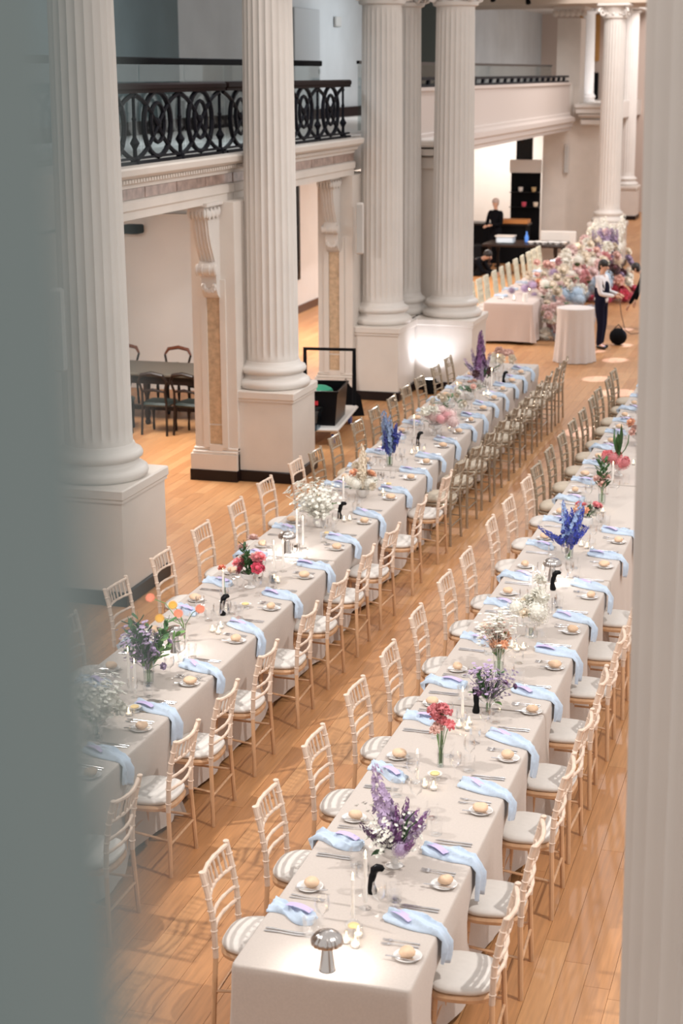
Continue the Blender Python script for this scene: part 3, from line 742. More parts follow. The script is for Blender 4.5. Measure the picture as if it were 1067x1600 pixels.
def setting(xe, y0, sgn, i, side, table):
    """xe: table edge x; sgn +1 = diner on the +x side"""
    wh = '%s place from front, %s side, %s table' % (ORD[i+1], side, table)
    g = '%s side of the %s table' % (side, table)
    u = rs.uniform
    rz = 0 if sgn > 0 else PI
    def X(d): return xe-sgn*d
    fore = 1 if sgn > 0 else -1
    xp = X(.095+u(-.008, .008)) if sgn > 0 else X(.13+u(-.01, .01))
    yp = y0+u(-.01, .01)
    PLATE.at((xp, yp, TZ), u(0, 6), 'white side plate, '+wh, 'side plates, '+g)
    ROLLS[i % 3].at((xp+u(-.012, .012), yp+u(-.01, .01), TZ+.008), u(0, 6), 'bread roll on side plate, '+wh, 'bread rolls, '+g)
    KNIFE.at((xp-sgn*.10 if sgn > 0 else xp-.06, yp-.045 if sgn > 0 else yp-.05, TZ+.016), 0 if sgn > 0 else .1, 'butter knife across side plate, '+wh, 'butter knives, '+g, (.8, 1, 1))
    for k in range(2): FORK.at((X(.06), y0+fore*(.105+.03*k), TZ), rz+PI+u(-.1, .1) if True else 0, '%s fork, ' % ('inner' if k else 'outer')+wh, 'forks, '+g)
    yn = y0+fore*(.30 if sgn > 0 else .27)
    np_ = NAPR[i % 4] if sgn > 0 else NAPL[i % 3]
    np_.at((X(0), yn, TZ), rz+u(-.08, .08), 'light blue napkin, '+wh, 'napkins, '+g)
    CARD.at((X(.21 if sgn > 0 else .17), yn+fore*.035, TZ+(.038 if sgn > 0 else .045)), rz+u(-.7, -.2), 'lilac menu card on napkin, '+wh, 'menu cards, '+g)
    for k in range(2): KNIFE.at((X(.05), y0+fore*(.475+.028*k), TZ), rz+PI+u(-.04, .04), '%s dinner knife, ' % ('inner' if k == 0 else 'outer')+wh, 'dinner knives, '+g)
    WINE.at((X(.325+u(-.01, .02)), y0+fore*(.40+u(-.03, .02)), TZ), 0, 'stemmed wine glass, '+wh, 'wine glasses, '+g)
    TUMB.at((X(.29+u(-.02, .01)), y0+fore*(.56+u(-.03, .02)) if y0 > 7.7 or sgn > 0 else y0+fore*.48, TZ), 0, 'cut glass tumbler, '+wh, 'tumblers, '+g)
RTRp = [7.04, 7.82, 8.75, 9.55, 10.37, 11.26, 12.09, 12.99, 13.9, 14.72]
RTLp = [7.60, 8.46, 9.40, 10.33, 11.04, 11.97, 12.91, 13.71, 14.67, 15.60, 16.48, 17.23, 18.1, 18.95, 19.75, 20.5, 21.3, 22.1, 22.9]
LTRp = [8.59, 9.38, 10.24, 11.19, 12.01, 12.90, 13.80, 14.74, 15.71, 16.59, 17.33, 18.2, 19.0, 19.68, 20.46, 21.18, 21.85, 22.5, 23.2]
LTLp = [10.36, 11.2, 12.04, 12.84, 13.72, 14.6, 15.5, 16.4, 17.2, 18.0, 18.85, 19.65, 20.45, 21.25, 22.05, 22.85]
for i, y in enumerate(RTRp): setting(-1.70, y, 1, i, 'outer', 'right')
for i, y in enumerate(RTLp): setting(-2.59, y, -1, i, 'aisle', 'right')
for i, y in enumerate(LTRp): setting(lt_edge(y), y, 1, i, 'aisle', 'left')
for i, y in enumerate(LTLp): setting(lt_edge(y)-LTW, y, -1, i, 'column', 'left')

# ------------------------------------------------------------------ flowers: shared blossom meshes (radius about 1)
def petal_quad(b, c, d, up, ln, wd, cup=.3, seg=2):
    """a petal from c in direction d, width wd, curling along up"""
    d = Vector(d).normalized(); up = Vector(up); s_ = d.cross(up).normalized(); c = Vector(c); vs = []
    prof = [(0, .35), (.55, 1), (1, .45)] if seg == 2 else [(0, .3), (1, 1)]
    for (u, w_) in prof:
        p = c+d*(ln*u)+up*(cup*ln*u*u)
        vs += [p-s_*(wd*w_*.5), p+up*(-.12*wd), p+s_*(wd*w_*.5)]
    fs = []
    for i in range(len(prof)-1):
        for j in range(2): fs.append((i*3+j, i*3+j+1, i*3+3+j+1, i*3+3+j))
    b.add(vs, fs)
def bl_rose(rn):
    b = B(); b.ball((0, 0, .25), .38, 7, 5, (1, 1, 1.1))
    for ring, (n, r, tilt, ln) in enumerate([(4, .18, 1.3, .75), (5, .30, .85, .8), (6, .38, .35, .85), (6, .35, .0, .85)]):
        for k in range(n):
            a = 2*PI*(k+.5*ring)/n+rn.uniform(-.15, .15); d = Vector((math.cos(a), math.sin(a), tilt)); up = Vector((-math.cos(a)*tilt*.5, -math.sin(a)*tilt*.5, 1)).normalized()
            petal_quad(b, (math.cos(a)*r*.4, math.sin(a)*r*.4, -.1), d, up, ln, .75, .15)
    return b
def bl_ruffle(rn):
    b = B(); b.ball((0, 0, 0), .55, 7, 5)
    for k in range(46):
        z = rn.uniform(-.35, 1); a = rn.uniform(0, 2*PI); q = math.sqrt(max(0, 1-z*z)); n = Vector((q*math.cos(a), q*math.sin(a), z))
        up = n.orthogonal().normalized(); up.rotate(Matrix.Rotation(rn.uniform(0, 6), 3, n)); petal_quad(b, n*.4, n, up, .62, .5, .25)
    return b
def bl_florets(rn):
    b = B(); b.ball((0, 0, 0), .75, 9, 6)
    for k in range(85):
        z = 1-2*(k+.5)/85; a = k*2.39996; q = math.sqrt(1-z*z); n = Vector((q*math.cos(a), q*math.sin(a), z)); u = n.orthogonal().normalized(); u.rotate(Matrix.Rotation(rn.uniform(0, 6), 3, n)); v = n.cross(u)
        c = n*rn.uniform(.86, 1.04)
        for (p, q2) in ((u, v), (v, -u), (-u, -v), (-v, u)): b.add([c, c+p*.15-q2*.06+n*.03, c+p*.17+q2*.07+n*.06], [(0, 1, 2)])
    return b
def bl_spike(rn, open_=1):
    b = B(); b.tube([(0, 0, 0), (0, 0, 1)], [.016, .006], 5)
    N_ = 46
    for k in range(N_):
        z = .12+.86*k/N_; a = k*2.4+rn.uniform(-.4, .4); size = .14*(1-.68*(k/N_)**1.3)*rn.uniform(.8, 1.3); n = Vector((math.cos(a), math.sin(a), .35)).normalized(); u = n.orthogonal().normalized(); v = n.cross(u)
        c = Vector((0, 0, z))+n*size*.75
        for q in range(5):
            an = 2*PI*q/5; d = u*math.cos(an)+v*math.sin(an)
            petal_quad(b, c, d+n*.3, n, size*.55, size*.5, .25, 1)
    return b
def bl_daisy(rn):
    b = B(); b.lathe([(.01, .08), (.25, .09), (.28, .03), (.01, -.05)], 10)
    for ring, n in ((0, 18), (1, 16)):
        for k in range(n):
            a = 2*PI*(k+.5*ring)/n; petal_quad(b, (.2*math.cos(a), .2*math.sin(a), .02+.03*ring), (math.cos(a), math.sin(a), .12+.12*ring), (0, 0, 1), .8-.15*ring, .26, -.05)
    return b
def bl_spray(rn):
    b = B()
    for k in range(16):
        a = rn.uniform(0, 6.28); t = rn.uniform(.15, .55); e = Vector((math.cos(a)*t, math.sin(a)*t, rn.uniform(.3, 1)));
        b.tube([(0, 0, 0), (e.x*.4, e.y*.4, e.z*.6), tuple(e)], .008, 3, False)
    st = len(b.f)
    for k in range(34):
        a = rn.uniform(0, 6.28); t = rn.uniform(.1, .55); c = Vector((math.cos(a)*t, math.sin(a)*t, rn.uniform(.35, 1.05)))
        for q in range(5):
            an = q*1.257+a; petal_quad(b, c, (math.cos(an), math.sin(an), .3), (0, 0, 1), .075, .07, .1, 1)
    return b
def bl_tulip(rn):
    b = B(); b.lathe([(.01, -.6), (.35, -.45), (.48, 0), (.42, .45), (.2, .8), (.01, .85)], 9); return b
def bl_leaf(rn):
    b = B(); vs = []; pr = [(0, .05, 0), (.25, .24, .05), (.5, .30, .04), (.75, .2, -.04), (1, .01, -.16)]
    for (x, w_, z) in pr: vs += [(x, -w_, z+.05), (x, 0, z), (x, w_, z+.05)]
    fs = []
    for i in range(4):
        for j in range(2): fs.append((i*3+j, i*3+j+1, i*3+4+j, i*3+3+j))
    return b.add(vs, fs)
def bl_blade(rn):
    b = B(); vs = []; pr = [(0, .05, 0), (.3, .08, .22), (.6, .07, .36), (1, .005, .42)]
    for (x, w_, z) in pr: vs += [(x, -w_, z+.03), (x, 0, z), (x, w_, z+.03)]
    fs = []
    for i in range(3):
        for j in range(2): fs.append((i*3+j, i*3+j+1, i*3+4+j, i*3+3+j))
    return b.add(vs, fs)
def bl_leafspray(rn):
    b = B(); b.tube([(0, 0, 0), (.1, 0, .5), (.05, .05, 1)], [.012, .005, .004], 4)
    for k in range(11):
        z = .15+.8*k/11; a = k*2.4; d = Vector((math.cos(a), math.sin(a), .6)); petal_quad(b, (.07, .02, z), d, (-math.cos(a)*.5, -math.sin(a)*.5, 1), .30*(1-.4*k/11), .13, .1)
    return b
BLF = dict(rose=bl_rose, carnation=bl_ruffle, hydrangea=bl_florets, flower_spike=bl_spike, gerbera=bl_daisy, blossom_spray=bl_spray, tulip_bud=bl_tulip, leaf=bl_leaf, long_leaf=bl_blade, leaf_spray=bl_leafspray)
BLM = {}
def blossom(kind, m, parent, loc, size, rn, aim=None, tilt=.5):
    v = rn.randint(0, 1); key = (kind, m.name, v)
    if key not in BLM: BLM[key] = BLF[kind](random.Random(hash(kind) % 1 + v*7+3)).mesh(kind, m, 60)
    if aim is None: rot = (rn.uniform(-tilt, tilt), rn.uniform(-tilt, tilt), rn.uniform(0, 6.28))
    else:
        q = Vector(aim).normalized().to_track_quat('Z', 'Y') if kind not in ('leaf', 'long_leaf') else Vector(aim).normalized().to_track_quat('X', 'Z')
        e = q.to_euler(); rot = tuple(e)
    return put(kind, BLM[key], parent, loc, rot, size)
# vases
def v_compote(b=None): return B().lathe([(.045, 0), (.048, .006), (.02, .02), (.015, .05), (.03, .065), (.07, .09), (.082, .13), (.078, .132), (.06, .1), (.01, .08)], 24)
def v_bowl(): return B().lathe([(.03, 0), (.04, .01), (.066, .05), (.068, .09), (.064, .09), (.05, .03), (.01, .02)], 22)
def v_pot(): return B().lathe([(.03, 0), (.04, .004), (.062, .04), (.06, .09), (.05, .1), (.046, .095), (.01, .03)], 22)
def v_cyl(): return B().lathe([(.01, 0), (.035, 0), (.04, .01), (.042, .18), (.039, .18), (.036, .012), (.01, .01)], 18, close=False)
def v_tube(): return B().lathe([(.01, 0), (.022, 0), (.022, .15), (.02, .15), (.02, .006), (.01, .006)], 14, close=False)
def v_bud(): return B().lathe([(.02, 0), (.03, .01), (.03, .05), (.014, .09), (.014, .12), (.012, .12), (.012, .09), (.02, .04), (.01, .01)], 14, close=False)
VAS = dict(compote=(v_compote, PORC, .11), bowl=(v_bowl, PORC, .07), pot=(v_pot, PORC, .08), cylinder=(v_cyl, GLASS, .16), tube=(v_tube, GLASS, .14), bud=(v_bud, GLASS, .11), glassbowl=(v_compote, GLASS, .11))
VM = {}
def arrangement(label, x, y, vase, items, seed, spread=.12, squash=.8, z0=None, stems=True, name='flower_arrangement'):
    """items: (kind, material, count, size, zlow, zhigh, spread factor)"""
    rn = random.Random(seed); t = thing(name, label, 'flowers', (x, y, TZ))
    f, m, zm = VAS[vase]
    if vase not in VM: VM[vase] = fixnormals(f().mesh('vase', m))
    put('vase', VM[vase], t)
    if m == GLASS:
        obj('water', B().lathe([(.001, .012), (.032 if vase == 'cylinder' else .018, .012), (.034 if vase == 'cylinder' else .018, zm*.6), (.001, zm*.6)], 14), glass_mat('vase_water', (.86, .93, .88), .5, .03), t)
    for (kind, pm, n, size, zl, zh, sf) in items:
        for k in range(n):
            a = rn.uniform(0, 2*PI); h = rn.uniform(zl, zh); u = (h-zm*.7)/max(.05, (.30)); r = spread*sf*math.sqrt(rn.random())*(1.0 if h < zm+.14 else .85)
            p = Vector((r*math.cos(a), r*math.sin(a)*1.0, h)); base = Vector((.01*math.cos(a), .01*math.sin(a), zm*.75)); d = (p-base)
            s_ = size*rn.uniform(.85, 1.15)
            if kind in ('flower_spike', 'blossom_spray', 'leaf_spray'):
                dd = Vector((d.x, d.y, max(.12, h))); blossom(kind, pm, t, tuple(base*.9), ((s_*.62 if kind == 'flower_spike' else s_*.7), (s_*.62 if kind == 'flower_spike' else s_*.7), s_), rn, aim=dd)
            elif kind in ('leaf', 'long_leaf'):
                blossom(kind, pm, t, tuple(base+d*.55), s_, rn, aim=(d.x, d.y, abs(d.z)*.6))
            else:
                blossom(kind, pm, t, tuple(p), s_, rn, aim=(d.x*1.4, d.y*1.4-.02, max(.05, d.z)))
                if stems: obj('stem', B().tube([(.008*math.cos(a), .008*math.sin(a), .02), tuple(base), tuple(base.lerp(p, .6)+Vector((0, 0, .02))), tuple(p)], .0022, 4, False), GREENL, t)
    return t
A_ = arrangement
# right table, from the front
A_('purple stock and lilac bouquet in white footed vase, front of right table', -2.10, 7.96, 'compote', [('flower_spike', P_PURPLE, 8, .27, .08, .18, 1.3), ('flower_spike', P_LILAC, 6, .29, .08, .2, 1.4), ('hydrangea', P_PURPLE, 5, .045, .13, .22, .8), ('hydrangea', P_LILAC, 6, .04, .13, .25, 1.0), ('blossom_spray', P_WHITE, 6, .25, .15, .25, 1.5), ('tulip_bud', P_LILAC, 4, .028, .30, .36, 1.2), ('long_leaf', GREEN, 3, .17, .2, .3, 1), ('leaf', GREEN, 4, .1, .1, .2, 1)], 5, .13, stems=False)
b = thing('stock_flower', 'tall lilac-to-purple stock stem leaning left from the purple bouquet', 'flower', (-2.12, 7.97, TZ))
blossom('flower_spike', P_LILAC, b, (0, 0, .12), (.40, .40, .46), random.Random(2), aim=(-.22, .05, 1))
A_('pink carnations standing in clear glass tubes on the right table', -2.17, 9.33, 'tube', [('carnation', P_PINK, 6, .042, .27, .37, .75), ('carnation', P_BLUSH, 4, .036, .24, .36, .9)], 8, .09)
A_('lilac and purple sweet peas trailing from a footed glass, right table', -2.07, 10.28, 'glassbowl', [('blossom_spray', P_LILAC, 6, .25, .2, .3, 1.4), ('rose', P_PURPLE, 5, .022, .15, .28, 1.4), ('leaf_spray', GREEN, 6, .24, .15, .3, 1.3), ('leaf', GREENL, 6, .06, .1, .25, 1.3)], 12, .14)
A_('peach ranunculus and white sprays in a clear cylinder, right table', -2.15, 11.02, 'cylinder', [('carnation', P_PEACH, 5, .038, .22, .30, .7), ('blossom_spray', P_WHITE, 6, .32, .3, .42, 1), ('blossom_spray', P_BLUSH, 2, .3, .3, .4, .9), ('leaf_spray', GREENL, 4, .22, .2, .3, .6)], 14, .1)
A_('white hydrangea and peony bouquet in a footed glass, right table', -2.08, 11.91, 'glassbowl', [('hydrangea', P_WHITE, 4, .075, .17, .24, .9), ('carnation', P_WHITE, 3, .068, .24, .32, .8), ('rose', P_CREAM, 3, .045, .16, .28, 1), ('leaf', GREEN, 7, .09, .15, .3, 1), ('carnation', P_WHITE, 1, .05, .40, .42, .9)], 17, .13, stems=False)
A_('vivid blue delphiniums in a clear vase, right table', -2.14, 14.06, 'cylinder', [('flower_spike', P_BLUE, 7, .38, .22, .34, 1.2), ('flower_spike', P_LBLUE, 3, .42, .26, .36, 1.2), ('flower_spike', P_BLUE, 4, .30, .10, .16, 1.4), ('leaf_spray', GREEN, 3, .2, .2, .3, 1), ('rose', P_BLUE, 18, .024, .18, .36, .9)], 20, .14)
A_('round white pot with pink, burgundy and peach blooms, right table', -2.15, 15.17, 'pot', [('rose', P_PINK, 4, .045, .17, .24, 1), ('rose', P_DARK, 2, .035, .18, .25, .8), ('rose', P_PEACH, 3, .05, .15, .2, 1), ('carnation', P_WHITE, 3, .05, .13, .18, 1), ('leaf', GREEN, 6, .09, .12, .2, 1)], 23, .12, stems=False)
A_('white roses with dark leaves in tall glass, far on right table', -2.14, 16.1, 'cylinder', [('rose', P_BLUSH, 4, .045, .20, .27, .7), ('leaf_spray', GREEN, 4, .34, .3, .4, .8), ('leaf', GREEN, 8, .07, .2, .36, .8)], 26, .11)
A_('hot pink hyacinth cluster with upright leaves, far on right table', -2.14, 17.35, 'compote', [('hydrangea', P_PINK, 5, .065, .15, .22, 1.1), ('carnation', P_PINK, 4, .05, .16, .24, 1.1), ('long_leaf', GREEN, 8, .26, .25, .4, .5)], 29, .14, stems=False)
A_('coral and blush blooms at the visible far end of right table', -2.12, 18.9, 'compote', [('rose', P_BLUSH, 5, .05, .15, .3, 1), ('hydrangea', P_BLUSH, 3, .06, .15, .25, 1), ('rose', P_PEACH, 3, .05, .2, .3, 1), ('leaf', GREEN, 4, .09, .12, .3, 1)], 31, .16, stems=False)
A_('pale blooms farthest back on the right table', -2.14, 20.8, 'compote', [('rose', P_CREAM, 5, .05, .15, .28, 1), ('hydrangea', P_WHITE, 3, .07, .15, .22, 1), ('leaf', GREEN, 4, .09, .12, .3, 1)], 33, .15, stems=False)
# left table
A_('frothy white bouquet half veiled at the lower left edge', -4.42, 9.19, 'glassbowl', [('blossom_spray', P_WHITE, 9, .28, .2, .36, 1.5), ('carnation', P_WHITE, 5, .06, .16, .3, 1), ('leaf_spray', GREENL, 2, .2, .2, .3, 1)], 41, .16, stems=False)
A_('loose green and lilac bouquet in clear cylinder, front of left table', -4.46, 10.16, 'cylinder', [('leaf_spray', GREEN, 9, .38, .3, .4, 1.5), ('leaf_spray', GREENL, 5, .32, .2, .3, 1.6), ('blossom_spray', P_LILAC, 6, .30, .25, .35, 1.2), ('rose', P_LILAC, 8, .026, .17, .32, 1.1), ('leaf', GREENL, 7, .09, .2, .34, 1.3)], 44, .17)
g = thing('gerbera_group', 'four orange and coral gerberas on arching stems in a bud vase, left table', 'flowers', (-4.56, 11.08, TZ))
put('vase', fixnormals(v_bud().mesh('vase', GLASS)), g)
rg = random.Random(4)
for (dx, dy, dz, m_) in ((-.26, -.02, .33, P_ORANGE), (-.10, .03, .27, P_YEL), (-.02, -.06, .24, P_ORANGE), (.13, .0, .27, P_ORANGE), (-.12, -.18, .23, P_YEL)):
    obj('stem', B().tube([(0, 0, .02), (dx*.1, dy*.1, .14), (dx*.55, dy*.55, dz*.95-.02), (dx, dy, dz)], .003, 5, False), GREENL, g)
    blossom('gerbera', m_, g, (dx, dy, dz), .038, rg, aim=(dx*.5+.25, -.7, .55))
A_('pink rose bouquet in a white footed vase, left table', -4.55, 12.51, 'compote', [('rose', P_PINK, 6, .05, .17, .28, .9), ('rose', P_HOT, 5, .048, .15, .21, 1), ('rose', P_BLUSH, 4, .05, .2, .34, .8), ('leaf', GREEN, 10, .085, .12, .3, 1), ('leaf_spray', GREEN, 3, .3, .3, .4, .7), ('rose', P_BLUSH, 1, .05, .42, .43, .3)], 47, .14, stems=False)
g = thing('coral_rose', 'single coral rose bud leaning left of the pink rose bouquet', 'flower', (-4.62, 12.1, TZ))
put('vase', fixnormals(v_bud().mesh('vase', GLASS)), g); obj('stem', B().tube([(0, 0, .02), (0, 0, .2), (-.02, 0, .27)], .0025, 5, False), GREENL, g); blossom('rose', P_ORANGE, g, (-.02, 0, .28), .038, rg, aim=(-.1, -.2, 1))
A_('airy white sprays in a small grey pot, middle of left table', -4.57, 14.51, 'pot', [('blossom_spray', P_WHITE, 11, .36, .25, .4, 1.8), ('leaf_spray', GREENL, 5, .25, .2, .3, 1.2), ('rose', P_WHITE, 8, .025, .2, .38, 1.4)], 50, .17, stems=False)
A_('white and peach bouquet in a low white bowl, middle of left table', -4.49, 15.71, 'bowl', [('hydrangea', P_WHITE, 5, .07, .12, .2, 1.2), ('carnation', P_CREAM, 5, .05, .13, .3, 1.1), ('rose', P_PEACH, 4, .055, .2, .3, 1.1), ('flower_spike', P_CREAM, 4, .45, .35, .45, .8), ('leaf', GREEN, 6, .09, .12, .22, 1.2)], 53, .17, stems=False)
A_('deep blue delphiniums in a clear vase, left table', -4.59, 17.13, 'cylinder', [('flower_spike', P_BLUE, 7, .36, .24, .36, 1.1), ('flower_spike', P_LBLUE, 3, .48, .36, .46, .9), ('leaf_spray', GREEN, 3, .2, .2, .3, .8), ('rose', P_BLUE, 14, .024, .2, .38, .8)], 56, .12)
A_('large blush and pink hydrangea cluster, far on left table', -4.49, 18.82, 'compote', [('hydrangea', P_FOAM, 6, .085, .15, .27, 1.2), ('hydrangea', petal('rose_pink', (.74, .38, .40), .25), 2, .07, .18, .25, .9), ('carnation', P_WHITE, 3, .07, .22, .33, 1), ('leaf', GREEN, 3, .1, .12, .2, 1)], 59, .18, stems=False)
A_('white roses with dark green leaves behind the blush hydrangeas', -4.62, 20.12, 'compote', [('rose', P_CREAM, 6, .055, .14, .24, 1.3), ('rose', P_WHITE, 4, .05, .14, .3, 1.3), ('leaf', GREEN, 12, .11, .12, .25, 1.2)], 62, .18, stems=False)
A_('low dark-leaved white bouquet before the tall purple one', -4.58, 21.1, 'bowl', [('rose', P_WHITE, 5, .05, .12, .2, 1.2), ('leaf', GREEN, 12, .12, .12, .22, 1.2), ('rose', P_BLUSH, 3, .05, .15, .25, 1)], 65, .17, stems=False)
A_('tall purple larkspur bouquet with green leaves near left table far end', -4.65, 22.16, 'bowl', [('flower_spike', P_PURPLE, 2, .64, .6, .66, .3), ('flower_spike', P_LILAC, 1, .68, .6, .66, .3), ('flower_spike', P_LILAC, 4, .45, .25, .35, 2.4), ('carnation', P_DARK, 5, .06, .12, .2, 1.2), ('long_leaf', GREEN, 10, .2, .12, .25, 1.3), ('rose', P_BLUSH, 3, .05, .15, .25, 1.3)], 68, .15, stems=False)
A_('cream and blush peonies at the far end of left table', -4.65, 23.3, 'compote', [('carnation', P_CREAM, 5, .075, .15, .28, 1.3), ('carnation', P_BLUSH, 4, .07, .15, .33, 1.3), ('hydrangea', P_WHITE, 2, .08, .15, .2, 1.2)], 71, .18, stems=False)

# ------------------------------------------------------------------ candles, lamps, mills, small glass
def proto_candle():
    t = thing('taper_candle', 'x', 'candle', (0, 0, 0))
    obj('holder', B().lathe([(.032, 0), (.033, .004), (.012, .01), (.010, .035), (.016, .045), (.016, .055), (.01, .055)], 16), GLASS, t)
    obj('candle', B().lathe([(.0105, .03), (.0105, .05), (.0095, .25), (.004, .256)], 12), WAX, t)
    obj('flame', B().lathe([(.0005, .258), (.0045, .266), (.0035, .278), (.0004, .292)], 8), FLAME, t)
    return Proto(t)
def proto_tealight():
    t = thing('tea_light', 'x', 'candle', (0, 0, 0))
    obj('glass_cup', B().lathe([(.01, 0), (.022, 0), (.026, .02), (.024, .05), (.0225, .05), (.0245, .02), (.02, .003), (.01, .003)], 14, close=False), GLASS, t)
    obj('wax', B().lathe([(.001, .004), (.02, .004), (.022, .018), (.001, .018)], 12), WAX, t)
    obj('flame', B().lathe([(.0005, .020), (.0055, .029), (.004, .040), (.0004, .056)], 8), FLAME, t)
    return Proto(t)
CAN, TEA = proto_candle(), proto_tealight()
candles = [('R', -2.14, 7.30, .95, 'shorter lit taper candle behind the front lamp, right table'), ('R', -2.12, 7.46, 1.12, 'taller lit taper candle beside the black mill, right table'),
 ('R', -2.25, 9.06, .75, 'lit taper candle between purple bouquet and carnations'), ('R', -2.21, 10.12, .8, 'lit taper candle left of the sweet peas'),
 ('R', -2.19, 11.88, 1.0, 'tall white taper left of the white hydrangeas'), ('R', -2.24, 12.85, .95, 'white taper, left one of pair before second lamp on right table'), ('R', -2.17, 12.9, .95, 'white taper, right one of pair before second lamp on right table'),
 ('R', -2.22, 16.9, 1.0, 'lit taper, left one of pair before pink hyacinths'), ('R', -2.13, 16.8, .95, 'lit taper, right one of pair before pink hyacinths'),
 ('L', -4.53, 9.98, 1.15, 'tall taper in front of the green and lilac bouquet, left one'), ('L', -4.45, 9.90, .98, 'shorter taper in front of the green and lilac bouquet'),
 ('L', -4.63, 12.1, .98, 'lit taper below the coral rose bud, left table'), ('L', -4.50, 12.98, .98, 'white taper right of pink roses, left one of pair'), ('L', -4.43, 13.02, 1.0, 'white taper right of pink roses, right one of pair'),
 ('L', -4.56, 13.80, 1.2, 'tall taper right of second lamp on left table'), ('L', -4.49, 13.76, 1.05, 'shorter taper right of second lamp on left table'), ('L', -4.60, 15.4, .95, 'taper candle before the white and peach bouquet'),
 ('L', -4.69, 18.6, .95, 'lit taper candle left of the blush hydrangeas'), ('L', -4.70, 20.9, .9, 'lit taper beside the low dark-leaved bouquet'), ('L', -4.60, 23.05, 1.0, 'lit taper before the far end peonies'), ('L', -4.45, 21.9, 1.0, 'lit taper right of the larkspur bouquet')]
for (_, x, y, k, lab) in candles: CAN.at((x, y, TZ), 0, lab, 'taper candles on the long tables', (1, 1, k))
teas = [(-2.115, 7.10, 'front left of the three by the front lamp'), (-2.06, 7.07, 'front right of the three by the front lamp'), (-2.075, 7.17, 'rear one of the three by the front lamp'),
 (-2.19, 9.0, 'left one of two before the carnations'), (-2.13, 8.98, 'right one of two before the carnations'), (-2.20, 9.98, 'left one before the black mill by sweet peas'), (-2.14, 9.95, 'right one before the black mill by sweet peas'), (-2.15, 10.05, 'rear one before the black mill by sweet peas'),
 (-2.17, 11.62, 'left one behind the peach ranunculus'), (-2.12, 11.55, 'middle one behind the peach ranunculus'), (-2.08, 11.6, 'right one behind the peach ranunculus'),
 (-2.1, 14.5, 'left one behind right table delphiniums'), (-2.04, 14.45, 'right one behind right table delphiniums'), (-2.13, 15.8, 'left one at the foot of tall rose glass'), (-2.08, 15.75, 'right one at the foot of tall rose glass'),
 (-2.05, 17.9, 'left one behind pink hyacinths'), (-2.0, 18.3, 'right one behind pink hyacinths'),
 (-4.42, 9.62, 'left one by the frothy white bouquet'), (-4.36, 9.58, 'right one by the frothy white bouquet'), (-4.44, 11.35, 'left one right of the gerberas'), (-4.38, 11.32, 'right one right of the gerberas'), (-4.41, 11.45, 'rear one right of the gerberas'),
 (-4.42, 12.75, 'left one right of pink roses'), (-4.37, 12.7, 'right one right of pink roses'), (-4.4, 14.75, 'left one behind the white sprays'), (-4.36, 14.8, 'right one behind the white sprays'), (-4.33, 15.9, 'one right of the white and peach bouquet'),
 (-4.5, 17.75, 'left one behind left table delphiniums'), (-4.44, 17.8, 'right one behind left table delphiniums'), (-4.47, 17.9, 'rear one behind left table delphiniums'), (-4.4, 19.2, 'left one right of blush hydrangeas'), (-4.35, 19.3, 'right one right of blush hydrangeas'),
 (-4.45, 21.4, 'left one before the larkspur'), (-4.4, 21.45, 'right one before the larkspur'), (-4.42, 21.55, 'rear one before the larkspur')]
for (x, y, lab) in teas: TEA.at((x, y, TZ), 0, 'lit tea light, '+lab, 'tea lights')
def proto_mill():
    t = thing('pepper_mill', 'x', 'mill', (0, 0, 0))
    obj('body', B().tube([(0, 0, 0), (0, 0, .01), (-.004, 0, .03), (-.006, 0, .055), (0, 0, .085), (.006, 0, .10)], [.020, .023, .019, .0145, .018, .016], 14), BLACK, t)
    obj('head', B().tube([(.004, 0, .098), (.008, 0, .115), (.022, 0, .128), (.042, 0, .128), (.052, 0, .12)], [.016, .020, .019, .016, .010], 12), BLACK, t)
    return Proto(t)
MILL = proto_mill()
for (x, y, rz, lab) in [(-2.13, 7.63, 0, 'bent glossy black mill by tall tapers, front of right table'), (-2.15, 10.27, 2, 'glossy black mill below the sweet peas'), (-2.12, 13.13, .5, 'glossy black mill before second lamp on right table'),
 (-4.51, 11.76, 1, 'glossy black mill before the pink roses'), (-4.47, 14.85, .4, 'glossy black mill behind the airy white sprays'), (-4.54, 18.2, .8, 'glossy black mill behind left table delphiniums'), (-4.38, 22.4, .8, 'glossy black mill beside the larkspur')]:
    MILL.at((x, y, TZ), rz, lab, 'black mills', (1.15, 1.15, 1.15))
def lamp(x, y, lab, e=2.3):
    t = thing('mushroom_lamp', lab, 'lamp', (x, y, TZ)); t.scale = (.86, .86, .88)
    obj('stem', B().lathe([(.048, 0), (.050, .004), (.046, .01), (.024, .16), (.018, .175), (.01, .175)], 24), LAMPSTEEL, t)
    obj('dome_shade', B().lathe([(.083, .158), (.0865, .160), (.0885, .170), (.082, .193), (.062, .214), (.032, .226), (.001, .230), (.001, .226), (.05, .212), (.074, .190), (.083, .168), (.082, .159)], 96, rfun=lambda r, a, z: r*(1+.05*abs(math.sin(a*8))) if r > .02 else r, close=False), LAMPSTEEL, t)
    obj('glow_disc', B().lathe([(.001, .182), (.03, .182), (.03, .186), (.001, .186)], 16), mat('lamp_diffuser', (1, 1, 1), emit=(1, .95, .88), estr=6), t)
    for k in range(1):
        l = light('POINT', (0, 0, .165), None, e, (1, .95, .90), .012, name='lamp_light'); l.parent = t; l.location = (0, 0, .150)
        l2 = l
    # ring of light just under the dome
    l.data.type = 'AREA'; l.data.shape = 'DISK'; l.data.size = .13; l.location = (0, 0, .176)
    return t
lamp(-2.13, 6.83, 'ribbed metal mushroom lamp glowing at the front end of right table')
lamp(-2.17, 13.37, 'ribbed metal mushroom lamp before the blue delphiniums, right table', 1.3)
lamp(-4.54, 10.85, 'ribbed metal mushroom lamp behind the green and lilac bouquet', 1.0)
